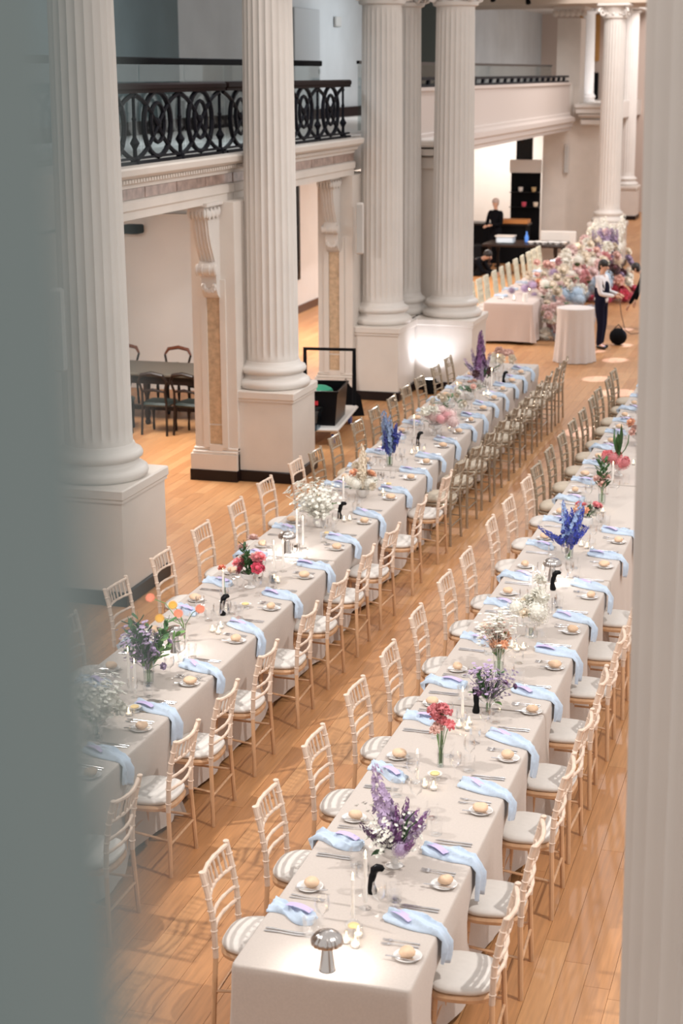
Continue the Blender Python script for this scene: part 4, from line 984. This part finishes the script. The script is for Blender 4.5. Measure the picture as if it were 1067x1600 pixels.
lamp(-4.58, 13.58, 'ribbed metal mushroom lamp right of the pink roses', 2.0)
def dish(x, y, lab):
    t = thing('butter_dish', lab, 'dish', (x, y, TZ)); obj('dish', B().lathe([(.03, 0), (.012, .008), (.012, .02), (.045, .032), (.046, .036), (.04, .034), (.01, .026)], 18), GLASS if y < 8 else PORC, t); obj('butter', B().ball((0, 0, .036), .03, 10, 6, (1, 1, .35)), mat('butter', (.78, .58, .27), .5), t)
for (x, y, lab) in [(-2.11, 7.21, 'small butter dish behind front tea lights, right table'), (-2.16, 9.14, 'small butter dish before the carnations'), (-4.35, 9.66, 'small butter dish by frothy white bouquet'), (-4.40, 11.98, 'small butter dish behind first mill on left table'), (-4.40, 14.2, 'small butter dish before the airy white sprays'), (-4.35, 16.2, 'small butter dish behind the white and peach bouquet')]: dish(x, y, lab)
# crystal goblets grouped in the middle of the tables
rk = random.Random(77); cnt = {}
for (x0, ys, tb) in ((-2.03, [7.5, 8.2, 8.6, 9.4, 9.75, 10.5, 11.3, 12.2, 12.6, 13.2, 13.8, 14.6, 15.4, 16.4, 17.0], 'right'), (-4.43, [9.4, 10.3, 10.6, 11.5, 11.8, 12.3, 12.7, 13.3, 14.0, 14.4, 15.1, 16.1, 16.6, 17.5, 18.5, 19.4, 20.4, 21.5, 22.6], 'left')):
    for i, y in enumerate(ys):
        (WINE if i % 2 else TUMB).at((x0+rk.uniform(-.03, .07), y, TZ), 0, 'clear %s in the middle strip, %s such glass on %s table' % (('stemmed glass' if i % 2 else 'tumbler'), ORD[i//2+1], tb), 'glasses along the middle of the %s table' % tb)
        j = (TUMB if i % 2 else WINE).at((x0-.14+rk.uniform(-.03, .04), y+.1, TZ), 0, 'clear %s left of the middle strip, %s such glass on %s table' % (('tumbler' if i % 2 else 'stemmed glass'), ORD[i//2+1], tb), 'glasses left of the middle of the %s table' % tb)

# ------------------------------------------------------------------ head table flowers
g = thing('floral_garland', 'lush pastel flower garland spilling over the far head table to the floor', 'flowers', (-5.2, 31, 0))
rg = random.Random(99)
def clump(y, x, z, kinds, n, sp, size):
    for k in range(n):
        kind, m = rg.choice(kinds); a = rg.gauss(0, sp); b_ = rg.gauss(0, sp); c_ = rg.gauss(0, sp*.7)
        zz = max(size*.6, z+c_)
        blossom(kind, m, g, (x+a+5.2, y+b_-31, zz), size*rg.uniform(.7, 1.25), rg, aim=(.5+a, -.6, .8+rg.uniform(-.3, .3)))
WH = [('hydrangea', P_WHITE), ('carnation', P_WHITE), ('rose', P_CREAM), ('carnation', P_FOAM)]
PK = [('rose', P_BLUSH), ('carnation', petal('rose_pink', (.74, .38, .40), .25)), ('rose', P_FOAM)]; LB = [('hydrangea', petal('sky_blue', (.42, .55, .68), .15))]; LI = [('hydrangea', P_LILAC), ('carnation', P_LILAC), ('rose', P_BLUSH)]
PE = [('rose', P_PEACH), ('rose', P_CREAM), ('carnation', P_CREAM)]
for (y, x, z, kk, n, sp, sz) in [(31.3, -5.15, .25, PK, 6, .12, .12), (31.25, -4.95, .15, LB, 6, .12, .14), (31.3, -5.2, .55, WH, 12, .16, .12), (31.7, -5.3, .85, WH, 10, .18, .11), (32.0, -5.0, .7, LB, 8, .16, .14),
    (31.9, -5.65, .95, LI, 8, .16, .09), (32.4, -5.7, 1.0, PE, 8, .18, .09), (32.4, -5.3, 1.0, WH, 12, .2, .11), (32.3, -4.85, .35, LB, 8, .18, .15), (32.9, -5.0, .95, PK, 7, .16, .11), (33.4, -5.2, 1.0, WH, 12, .22, .12),
    (33.4, -5.7, 1.0, LI, 7, .2, .10), (34.2, -5.3, 1.05, PK, 8, .18, .13), (34.3, -5.5, 1.0, WH, 10, .24, .12), (35.0, -5.3, 1.05, WH, 12, .25, .13), (35.2, -5.0, .6, LB, 6, .2, .15), (36, -5.4, 1.05, WH, 12, .25, .13), (36.6, -5.1, 1.0, PK, 8, .2, .13),
    (37.4, -5.4, 1.1, WH, 12, .25, .14), (38.4, -5.3, 1.15, WH, 12, .28, .14), (39.4, -5.4, 1.1, WH, 10, .25, .14)]: clump(y, x, z, kk, n, sp, sz)
for k in range(46):
    y = rg.uniform(31.1, 39); blossom('leaf', GREEN, g, (rg.uniform(-.25, .3), y-31, rg.uniform(.5, 1.05)), rg.uniform(.14, .26), rg, aim=(rg.uniform(-.2, 1), -rg.uniform(.3, 1), rg.uniform(0, .6)))
for k in range(16): blossom('flower_spike', P_WHITE, g, (rg.uniform(-.25, .2), rg.uniform(6, 8.2), 1.0), rg.uniform(.5, .8), rg, aim=(rg.uniform(-.2, .2), rg.uniform(-.2, .2), 1))
g = thing('floral_mound', 'smoky lilac and magenta flower mound behind the waiters', 'flowers', (-4.95, 37.2, 0))
for k in range(90):
    a = rg.uniform(0, 6.28); r = math.sqrt(rg.random())*.55; z = rg.uniform(.05, 1.25)*(1-.3*r); m = P_HOT if z < .35 else rg.choice([P_LILAC, P_BLUSH, P_WHITE, P_CREAM, P_LILAC, P_DARK])
    blossom(rg.choice(['hydrangea', 'carnation', 'rose']), m, g, (r*math.cos(a), r*math.sin(a), z), rg.uniform(.09, .15), rg, aim=(math.cos(a), -.5, 1))
for k in range(10): blossom('flower_spike', P_LILAC, g, (rg.uniform(-.3, .3), rg.uniform(-.2, .3), 1.0), .6, rg, aim=(rg.uniform(-.5, .5), 0, 1))
for k, (x, y) in enumerate([(-5.9, 31.0), (-5.85, 32.3), (-5.9, 33.5), (-5.85, 34.8), (-5.9, 36.0), (-5.85, 37.2)]): TEA.at((x, y, TZ), 0, 'tiny glowing tea light, %s along the far head table' % ORD[k+1], 'tea lights on the head table', (1.6, 1.6, 1.6))
for k in range(7):
    y = 31.2+k*1.05; PLATE.at((-6.2, y, TZ), 0, 'small plate, %s along the far head table' % ORD[k+1], 'plates on the head table'); NAPL[k % 3].at((-6.39, y+.35, TZ), PI, 'pale blue napkin, %s along the far head table' % ORD[k+1], 'napkins on the head table')
PC = B().lathe([(.01, 0), (.05, 0), (.05, .16), (.01, .16)], 14); o = obj('pillar_candle', PC, WAX, None, (-5.66, 30.85, TZ)); tag(o, 'short white pillar candle on the near end of the head table', 'candle')
# standing cocktail table in a white cloth
t = thing('cocktail_table', 'round standing table in a white cloth to the floor by the waiter', 'table', (-4.43, 29.0, 0)); t.scale = (.95, .95, .86)
n = 96; prof = [(.325, 1.10), (.342, 1.095), (.345, 1.07), (.335, .95), (.335, .8), (.345, .5), (.36, .2), (.375, .01)]
b = B().lathe([(.001, 1.10)]+prof, n, rfun=lambda r, a, z: r*(1+(.055*math.sin(a*13)+.03*math.sin(a*7+1))*max(0, (1.05-z))**.8), close=False)
obj('cloth', b, LINENW, t, smooth=60); obj('pole', B().tube([(0, 0, 0), (0, 0, 1.08)], .03, 8), STEEL, t); obj('foot', B().lathe([(.25, 0), (.25, .02), (.03, .04), (.01, .04)], 20), STEEL, t)

# ------------------------------------------------------------------ side aisle furniture
t = thing('refectory_table', 'long old dark table in the side aisle seen through the arch', 'table', (-9.6, 22.3, 0))
obj('tabletop', B().box(-1.3, 1.5, -.48, .52, .72, .77, .015), TABLETOP, t); obj('apron', B().box(-1.2, 1.4, -.40, .44, .60, .72), DARKWOOD, t)
lg = fixnormals(B().lathe([(.03, 0), (.045, .04), (.03, .08), (.05, .16), (.035, .24), (.028, .4), (.05, .48), (.055, .6), (.02, .6)], 12).mesh('leg', DARKWOOD))
for x in (-1.1, .1, 1.3):
    for y in (-.36, .40): put('leg', lg, t, (x, y, 0))
obj('stretcher', B().box(-1.1, 1.3, -.02, .06, .14, .20), DARKWOOD, t)
def balloon(fm):
    t = thing('balloon_back_chair', 'x', 'chair', (0, 0, 0))
    pts = [(-.2, -.19, .0), (-.19, -.18, .45), (-.21, -.17, .62), (-.24, -.21, .78), (-.26, -.16, .86), (-.27, 0, .89), (-.26, .16, .86), (-.24, .21, .78), (-.21, .17, .62), (-.19, .18, .45), (-.2, .19, 0)]
    obj('back_frame', B().tube(pts[3:8], [.016, .028, .030, .028, .016], 8), fm, t)
    for s in (-1, 1): obj('back_leg', B().tube([(-.24, s*.21, .78), (-.21, s*.17, .62), (-.19, s*.18, .45), (-.22, s*.19, 0)], .018, 8), DARKWOOD, t)
    obj('cross_rail', B().tube([(-.2, -.17, .62), (-.225, 0, .65), (-.2, .17, .62)], [.014, .024, .014], 8), DARKWOOD, t)
    obj('seat', B().box(-.2, .22, -.21, .21, .40, .46, .03), mat('dark_leather', (.02, .03, .028), .4), t)
    for s in (-1, 1): obj('front_leg', B().lathe([(.016, 0), (.02, .05), (.014, .15), (.026, .3), (.02, .4), (.01, .4)], 10), DARKWOOD, t, (.17, s*.17, 0))
    return Proto(t)
BAL = balloon(REDWOOD); BAL_SHADE = balloon(DARKWOOD)  # second copy has a darker frame: shade put into the wood colour
for (x, y, rz, lab) in [(-10.45, 23.15, -PI/2, 'red-brown balloon back chair, left one behind the old table'), (-9.60, 23.15, -PI/2, 'red-brown balloon back chair, middle one behind the old table'), (-9.0, 22.95, -PI/2-.2, 'darker balloon back chair, right one behind the old table'),
    (-9.72, 21.45, PI/2+.3, 'dark balloon back chair, left one in front of the old table'), (-9.1, 21.45, PI/2, 'dark balloon back chair, middle one in front of the old table'), (-8.62, 21.5, PI/2-.15, 'dark balloon back chair, right one in front of the old table')]:
    (BAL if y > 23 else BAL_SHADE).at((x, y, 0), rz, lab, 'balloon back chairs round the old table')

# trolley with crates beside the second column
t = thing('flatbed_trolley', 'white platform trolley with black tube handle behind the second column', 'trolley', (-6.92, 22.0, 0), .12)
obj('platform', B().box(-.38, .42, -.85, .85, .20, .25, .02), STONEWHITE, t)
obj('handle', B().tube([(-.36, .84, .22), (-.36, .84, 1.06), (.36, .84, 1.06), (.36, .84, .22)], .034, 8), BLACKM, t)
for x in (-.3, .32):
    for y in (-.7, .7): obj('wheel', B().tube([(x-.02, y, .08), (x+.02, y, .08)], .08, 14), mat('blue_tyre', (.03, .07, .30), .5), t); obj('wheel_fork', B().box(x-.03, x+.03, y-.03, y+.03, .12, .2), STEEL, t)
def crate(name, lab, loc, rz, w_, d_, h_, m, liner=None, band=None):
    t = thing(name, lab, 'crate', loc, rz)
    b = B(); T = .012
    b.prism([(-w_*.44, 0), (w_*.44, 0), (w_/2, h_), (w_/2-T, h_), (w_*.44-T, T), (-w_*.44+T, T), (-w_/2+T, h_), (-w_/2, h_)], 'y', -d_*.47, d_*.47)
    for s in (-1, 1): b.prism([(-w_*.44, 0), (w_*.44, 0), (w_/2, h_), (-w_/2, h_)], 'y', s*d_*.47-T/2, s*d_*.47+T/2)
    obj('tub', b, m, t)
    obj('rim', B().box(-w_/2-.015, w_/2+.015, -d_/2-.01, -d_/2+.015, h_-.02, h_).box(-w_/2-.015, w_/2+.015, d_/2-.015, d_/2+.01, h_-.02, h_).box(-w_/2-.015, -w_/2+.01, -d_/2, d_/2, h_-.02, h_).box(w_/2-.01, w_/2+.015, -d_/2, d_/2, h_-.02, h_), m, t)
    if liner: obj('folded_cloth', B().ball((0, 0, h_*.8), w_*.32, 10, 6, (1, 1, .5)), liner, t)
    if band: obj('red_label', B().box(-w_*.3, w_*.1, -d_/2-.02, -d_/2-.012, h_*.6, h_*.72), band, t)
crate('storage_crate', 'big black crate with green cloth on the trolley', (-6.84, 21.75, .25), .12, .66, .85, .48, BLACK, mat('green_cloth', (.02, .22, .13), .8), mat('red_label', (.45, .02, .03), .5))
crate('clear_tub', 'small clear plastic tub at the front of the trolley', (-6.84, 21.1, .25), .1, .42, .3, .28, glass_mat('milky_plastic', (.75, .84, .9), .6, .15))
b = B(); b.box(-.3, .3, -.22, .22, 0, .5, .06); t = thing('equipment_case', 'dark folded case leaning behind the trolley crates', 'case', (-6.93, 23.35, 0), .5); t.scale = (.75, .75, .8)
obj('case_body', B().prism([(-.34, 0), (.34, 0), (.26, .38), (0, .62), (-.26, .38)], 'y', -.16, .16), BLACKM, t); obj('carry_strap', B().tube([(-.1, 0, .5), (0, 0, .68), (.1, 0, .5)], .012, 6), BLACK, t)
# uplighter at the stepped pier
t = thing('uplighter', 'small black floor uplighter washing the stepped pier with white light', 'light', (-6.14, 25.36, 0))
obj('housing', B().lathe([(.10, 0), (.11, .02), (.10, .22), (.085, .24), (.08, .22), (.01, .21)], 20), BLACKM, t); obj('lens', B().lathe([(.001, .225), (.078, .225), (.078, .23), (.001, .23)], 20), mat('uplighter_lens', (1, 1, 1), emit=(.85, .9, 1), estr=12), t)
l = light('SPOT', (-6.16, 25.36, .26), (-6.16, 25.60, .95), 34, (.82, .88, 1), .05, 120, .8, name='uplighter_light')
# black bag and looped cable by the waiter
t = thing('equipment_bag', 'black soft bag on the floor behind the waiter', 'bag', (-3.93, 31.0, 0)); t.scale = (.72, .72, .8); obj('bag', B().ball((0, 0, .2), .24, 14, 9, (.95, .8, .83)), BLACKM, t); obj('handle', B().tube([(-.12, 0, .36), (0, 0, .48), (.12, 0, .36)], .014, 6), BLACK, t)
o = obj('wire_stand', B().tube([(-.25, 0, .75), (-.2, 0, .4), (-.12, 0, .1), (.0, 0, .02), (.2, 0, .05), (.3, 0, .35), (.28, 0, .7)], .009, 6).tube([(.28, 0, .7), (.45, .05, .8), (.6, .1, .72)], .008, 6), mat('bronze_wire', (.12, .07, .045), .4), None, (-3.85, 32.3, 0)); tag(o, 'bronze looped wire stand held between the waiters', 'stand')

# ------------------------------------------------------------------ bar area far under the balcony
t = thing('bar_counter', 'black bar counter with orange wood shelf far under the balcony', 'bar', (-9.0, 44.3, 0))
obj('counter', B().box(-.75, .9, -.3, .3, 0, 1.0), BLACKM, t); obj('counter_top', B().box(-.8, .95, -.35, .35, 1.0, 1.05, .01), DARKWOOD, t); obj('wood_shelf', B().box(.2, .95, -.36, .1, 1.06, 1.16), mat('orange_wood', (.50, .20, .05), .5), t)
t = thing('back_bar', 'black shelving with white header behind the bartender', 'shelf', (-8.45, 45.7, 0))
obj('backboard', B().box(-.42, .38, .1, .2, 0, 2.28), BLACKM, t); obj('header', B().box(-.44, .40, .0, .2, 2.28, 2.62), STONEWHITE, t)
for z in (1.35, 1.75): obj('shelf', B().box(-.42, .38, -.1, .1, z, z+.02), BLACK, t)
for k, (x, z, m, lab) in enumerate([(-.12, 1.92, PORC, 'white cup on upper back bar shelf'), (.24, 1.92, mat('brass_cup', (.55, .4, .2), .3), 'gold cup on upper back bar shelf'), (-.02, 1.52, P_HOT, 'pink cup on lower back bar shelf'), (.3, 1.5, P_CREAM, 'cream cup on lower back bar shelf')]):
    o = obj('cup', B().lathe([(.03, 0), (.06, .03), (.07, .13), (.06, .13), (.05, .03), (.01, .02)], 14), m, None, (-8.45+x, 45.65, 1.77 if z > 1.7 else 1.37)); tag(o, lab, 'cup')
struct('trim_20', B().box(-8.95, -8.5, 46.9, 47.0, 2.4, 3.45), BLACK)
t = thing('serving_table', 'dark wooden table with tubs and glasses below the bar', 'table', (-7.65, 41.4, 0))
obj('tabletop', B().box(-.98, 1.0, -.5, .8, .75, .81, .015), DARKWOOD, t); 
for x in (-.8, .85):
    for y in (-.4, .7): put('leg', lg, t, (x, y, .0), (0, 0, 0), (1, 1, 1.25))
t = thing('white_tub', 'pale plastic tub on the dark serving table', 'tub', (-8.1, 41.3, .81)); obj('tub', B().box(-.22, .22, -.16, .16, 0, .17, .03), mat('pale_plastic', (.5, .58, .66), .3), t); obj('lid', B().box(-.24, .24, -.18, .18, .17, .19), STONEWHITE, t)
o = obj('spray_bottle', B().lathe([(.05, 0), (.055, .12), (.02, .2), (.02, .26), (.01, .26)], 12), mat('blue_plastic', (.08, .25, .75), .3), None, (-7.65, 41.7, .81)); tag(o, 'blue bottle standing on the dark serving table', 'bottle')
for k in range(6):
    o = put('plate_stack', PLATE.root.data, None, (-7.45+k*.16, 41.25+.08*(k % 2), .81), (0, 0, 0), (1.4, 1.4, 4)); tag(o, 'stack of white plates, %s from left on the serving table' % ORD[k+1], 'plates', 'plate stacks on the serving table')
o = obj('white_board', B().box(-.45, .45, -.02, .02, 0, .42, .01), STONEWHITE, None, (-6.95, 42.4, .60)); o.location = (-6.95, 42.28, 0); o.scale = (1, 1, 2.5); tag(o, 'white board standing behind the serving table', 'board')
o = obj('black_cabinet', B().box(-.3, .3, -.3, .3, 0, .75, .03), BLACKM, None, (-8.95, 41.3, 0)); tag(o, 'low black cabinet left of the serving table', 'cabinet')
for k, (x, y) in enumerate([(-8.6, 36.5), (-8.1, 36.6), (-7.6, 36.6)]):
    pass
for k in range(3):
    t = thing('track_spotlight', 'small track spotlight under the upper ceiling, %s from left' % ORD[k+1], 'light', (-9.2+.5*k, 40+k*2, 6.62)); obj('lamp_head', B().tube([(0, 0, .12), (.05, -.1, 0)], [.05, .07], 12), BLACKM, t); obj('mount', B().tube([(0, 0, .12), (0, 0, .33)], .015, 6), BLACKM, t)

# ------------------------------------------------------------------ people
SKIN = mat('skin', (.62, .36, .25), .55); HAIR = mat('black_hair', (.012, .008, .007), .5); GREYHAIR = mat('grey_hair', (.45, .36, .33), .6)
SHIRT = mat('white_shirt', (.72, .70, .72), .8); BLACKC = mat('black_cloth', (.005, .005, .007), .9, spec=.1); NAVY = mat('navy_cloth', (.009, .009, .022), .9, spec=.1); SHOE = mat('black_shoe', (.008, .008, .008), .35)
def skin_mesh(name, chains, m, parent, root=0, sub=2):
    """chains: list of point lists [(x,y,z,r),...]; a chain may start with an index into already made points to branch"""
    vs, es, rr = [], [], []
    idx = {}
    for ch in chains:
        prev = None
        for q in ch:
            if isinstance(q, str): prev = idx[q]; continue
            if len(q) == 5: key = q[4]
            else: key = None
            vs.append(q[:3]); r = q[3]; rr.append(r if hasattr(r, '__len__') else (r, r)); i = len(vs)-1
            if key: idx[key] = i
            if prev is not None: es.append((prev, i))
            prev = i
    me = bpy.data.meshes.new(name); me.from_pydata(vs, es, []); me.materials.append(m)
    o = bpy.data.objects.new(name, me); C.objects.link(o); o.parent = parent
    md = o.modifiers.new('skin', 'SKIN'); md.use_smooth_shade = True
    if not me.skin_vertices: me.attributes
    sv = me.skin_vertices[0].data if me.skin_vertices else None
    if sv is None:
        bpy.context.view_layer.objects.active = o; bpy.ops.mesh.customdata_skin_add(); sv = me.skin_vertices[0].data
    for i, r in enumerate(rr): sv[i].radius = r; sv[i].use_root = (i == root)
    ms = o.modifiers.new('sub', 'SUBSURF'); ms.levels = sub; ms.render_levels = sub
    return o
def lerp3(a, b, t): return tuple(a[i]+(b[i]-a[i])*t for i in range(3))
def person(label, loc, rz, J, top=BLACKC, sleeve=BLACKC, legs=BLACKC, hair=HAIR, vest=None, bun=False, bald=False):
    t = thing('person', label, 'person', loc, rz)
    pel, ch, nk, hd = J['pelvis'], J['chest'], J['neck'], J['head']; f = J.get('face', (1, 0, 0))
    F = Vector(f).normalized(); Hd = Vector(hd)
    chains = [[(*pel, (.085, .085), 'pel'), (*lerp3(pel, ch, .5), (.075, .075)), (*ch, (.085, .095), 'ch'), (*lerp3(ch, nk, .8), .055), (*nk, .045), (*lerp3(nk, hd, .5), .058), (*hd, (.085, .078), 'hd'), (*(Hd+Vector((0, 0, .075))), (.068, .062))]]
    for s in ('l', 'r'):
        sh, el, wr = J['sh'+s], J['el'+s], J['wr'+s]
        chains.append(['ch', (*sh, .052), (*lerp3(sh, el, .5), .043), (*el, .036), (*lerp3(el, wr, .4), .034), (*wr, .022)])
        hp, kn, an = J['hp'+s], J['kn'+s], J['an'+s]
        fx = Vector((F.x, F.y, 0)).normalized() if 'foot' not in J else Vector(J['foot'])
        toe = (an[0]+fx.x*.15, an[1]+fx.y*.15, .035)
        chains.append(['pel', (*hp, .085), (*lerp3(hp, kn, .5), .070), (*kn, .052), (*lerp3(kn, an, .35), .052), (*an, .034), (*toe, .03)])
    skin_mesh('body', chains, SKIN, t)
    # hands: palm, four fingers, thumb
    for s in ('l', 'r'):
        el, wr = Vector(J['el'+s]), Vector(J['wr'+s]); d = (wr-el).normalized(); sd = d.cross(Vector((0, 0, 1)))
        if sd.length < .1: sd = Vector((0, 1, 0))
        sd.normalize(); dn = sd.cross(d).normalized(); dn = dn if dn.z < 0 else -dn
        hc = [[(*(wr), (.018, .024), 'w'), (*(wr+d*.04), (.015, .034), 'p'), (*(wr+d*.075), (.012, .034), 'k')]]
        for k, (o_, ln) in enumerate(((-.026, .058), (-.009, .072), (.009, .068), (.026, .052))):
            b0 = wr+d*.078+sd*o_; hc.append(['k', (*b0, .009), (*(b0+d*ln*.5+dn*.006), .0085), (*(b0+d*ln*.85+dn*.028), .007)])
        tb = wr+d*.03-sd*.03; hc.append(['p', (*tb, .010), (*(tb+d*.03-sd*.016+dn*.01), .0095), (*(tb+d*.055-sd*.012+dn*.02), .007)])
        skin_mesh('hand', hc, SKIN, t, sub=1)
    # clothes
    e = .014
    def grow(q, r): return (*q, r)
    skin_mesh('shirt', [[(*lerp3(pel, ch, -.18), (.116, .148)), (*lerp3(pel, ch, .1), (.112, .145)), (*lerp3(pel, ch, .5), (.105, .13)), (*ch, (.115, .155), 'ch'), (*lerp3(ch, nk, .75), .068), (*lerp3(ch, nk, .95), .055)]]+
        [['ch', (*J['sh'+s], .064), (*lerp3(J['sh'+s], J['el'+s], .5), .055), (*J['el'+s], .048), (*lerp3(J['el'+s], J['wr'+s], .5), .042), (*lerp3(J['el'+s], J['wr'+s], .95), .031)] for s in 'lr'], sleeve, t)
    if vest:
        skin_mesh('waistcoat', [[(*lerp3(pel, ch, -.05), (.145, .15)), (*lerp3(pel, ch, .45), (.14, .145)), (*lerp3(pel, ch, .85), (.15, .155)), (*lerp3(ch, nk, .45), (.10, .11))]], vest, t)
    skin_mesh('trousers', [[(*lerp3(pel, ch, .42), (.125, .13)), (*pel, (.120, .150), 'pel')]]+[['pel', (*J['hp'+s], .100), (*lerp3(J['hp'+s], J['kn'+s], .5), .086), (*J['kn'+s], .070), (*lerp3(J['kn'+s], J['an'+s], .5), .064), (*lerp3(J['kn'+s], J['an'+s], 1.08), .058)] for s in 'lr'], legs, t)
    for s in 'lr':
        an = J['an'+s]; fx = Vector(J['foot']) if 'foot' in J else Vector((F.x, F.y, 0)).normalized()
        a0 = Vector((an[0], an[1], .045)); skin_mesh('shoe', [[(*(a0-fx*.05), (.045, .042)), (*(a0+fx*.05), (.040, .042)), (*(a0+fx*.17+Vector((0, 0, -.012))), (.03, .034))]], SHOE, t, sub=1)
    # face
    up = Vector((0, 0, 1)); side = F.cross(up).normalized(); up2 = side.cross(F)
    obj('nose', B().tube([tuple(Hd+F*.078+up2*.015), tuple(Hd+F*.104-up2*.018), tuple(Hd+F*.082-up2*.024)], [.008, .013, .010], 6), SKIN, t)
    for q in (-1, 1):
        obj('eye', B().ball(tuple(Hd+F*.077+side*(q*.031)+up2*.018), .011, 8, 6), BLACK, t)
        obj('ear', B().ball(tuple(Hd+side*(q*.080)-F*.005), .026, 8, 6, (.5, .5, 1)), SKIN, t)
    obj('mouth', B().tube([tuple(Hd+F*.080-up2*.048-side*.022), tuple(Hd+F*.086-up2*.050), tuple(Hd+F*.080-up2*.048+side*.022)], .006, 6), mat('lips', (.42, .14, .12), .5), t)
    hb = B(); hb.ball(tuple(Hd-F*.022+up2*.040), .094, 14, 9, (1, 1, .92)); hb.ball(tuple(Hd-F*.045-up2*.01), .078, 12, 8)
    if bun: hb.ball(tuple(Hd-F*.12+up2*.01), .045, 10, 7)
    obj('hair', hb, hair, t, smooth=80)
    return t
stand = dict(pelvis=(0, 0, .88), chest=(.01, 0, 1.18), neck=(.0, 0, 1.37), head=(.03, 0, 1.50), shl=(0, .16, 1.29), shr=(0, -.16, 1.29), ell=(.06, .20, 1.02), elr=(.06, -.20, 1.02), wrl=(.30, .07, 1.00), wrr=(.30, -.09, .98),
    hpl=(0, .085, .82), hpr=(0, -.085, .82), knl=(.02, .09, .45), knr=(.04, -.09, .45), anl=(-.02, .09, .08), anr=(.02, -.1, .08))
person('waiter in white shirt and dark waistcoat standing by the round table, facing right', (-4.20, 30.55, 0), -.25, dict(stand, face=(1, -.25, -.15)), sleeve=SHIRT, legs=NAVY, vest=NAVY)
bend = dict(pelvis=(-.15, 0, .86), chest=(.12, 0, 1.05), neck=(.25, 0, 1.15), head=(.36, 0, 1.20), shl=(.16, .17, 1.12), shr=(.16, -.17, 1.12), ell=(.30, .22, .88), elr=(.30, -.22, .90), wrl=(.50, .14, .74), wrr=(.52, -.14, .78),
    hpl=(-.15, .085, .82), hpr=(-.15, -.085, .82), knl=(-.08, .1, .45), knr=(-.08, -.1, .45), anl=(-.12, .1, .08), anr=(-.12, -.1, .08), foot=(1, 0, 0), face=(1, 0, -.5))
person('person in black bending over the left side of the far head table', (-7.50, 34.6, 0), -.1, dict(bend, wrl=(.52, .12, .84), wrr=(.5, -.16, .86), face=(1, -.6, -.2)))
person('person in black reaching down, half hidden by the right foreground column', (-3.52, 32.9, 0), PI, dict(bend, elr=(.28, -.22, .8), wrr=(.36, -.16, .56), ell=(.30, .22, .78), wrl=(.44, .14, .52)))
person('bartender in black with greying hair behind the far bar', (-8.75, 43.2, 0), -PI/2-.4, dict({k: (tuple(c*1.10 for c in v) if k != 'face' else v) for k, v in stand.items()}, face=(1, 0, 0)), hair=GREYHAIR)
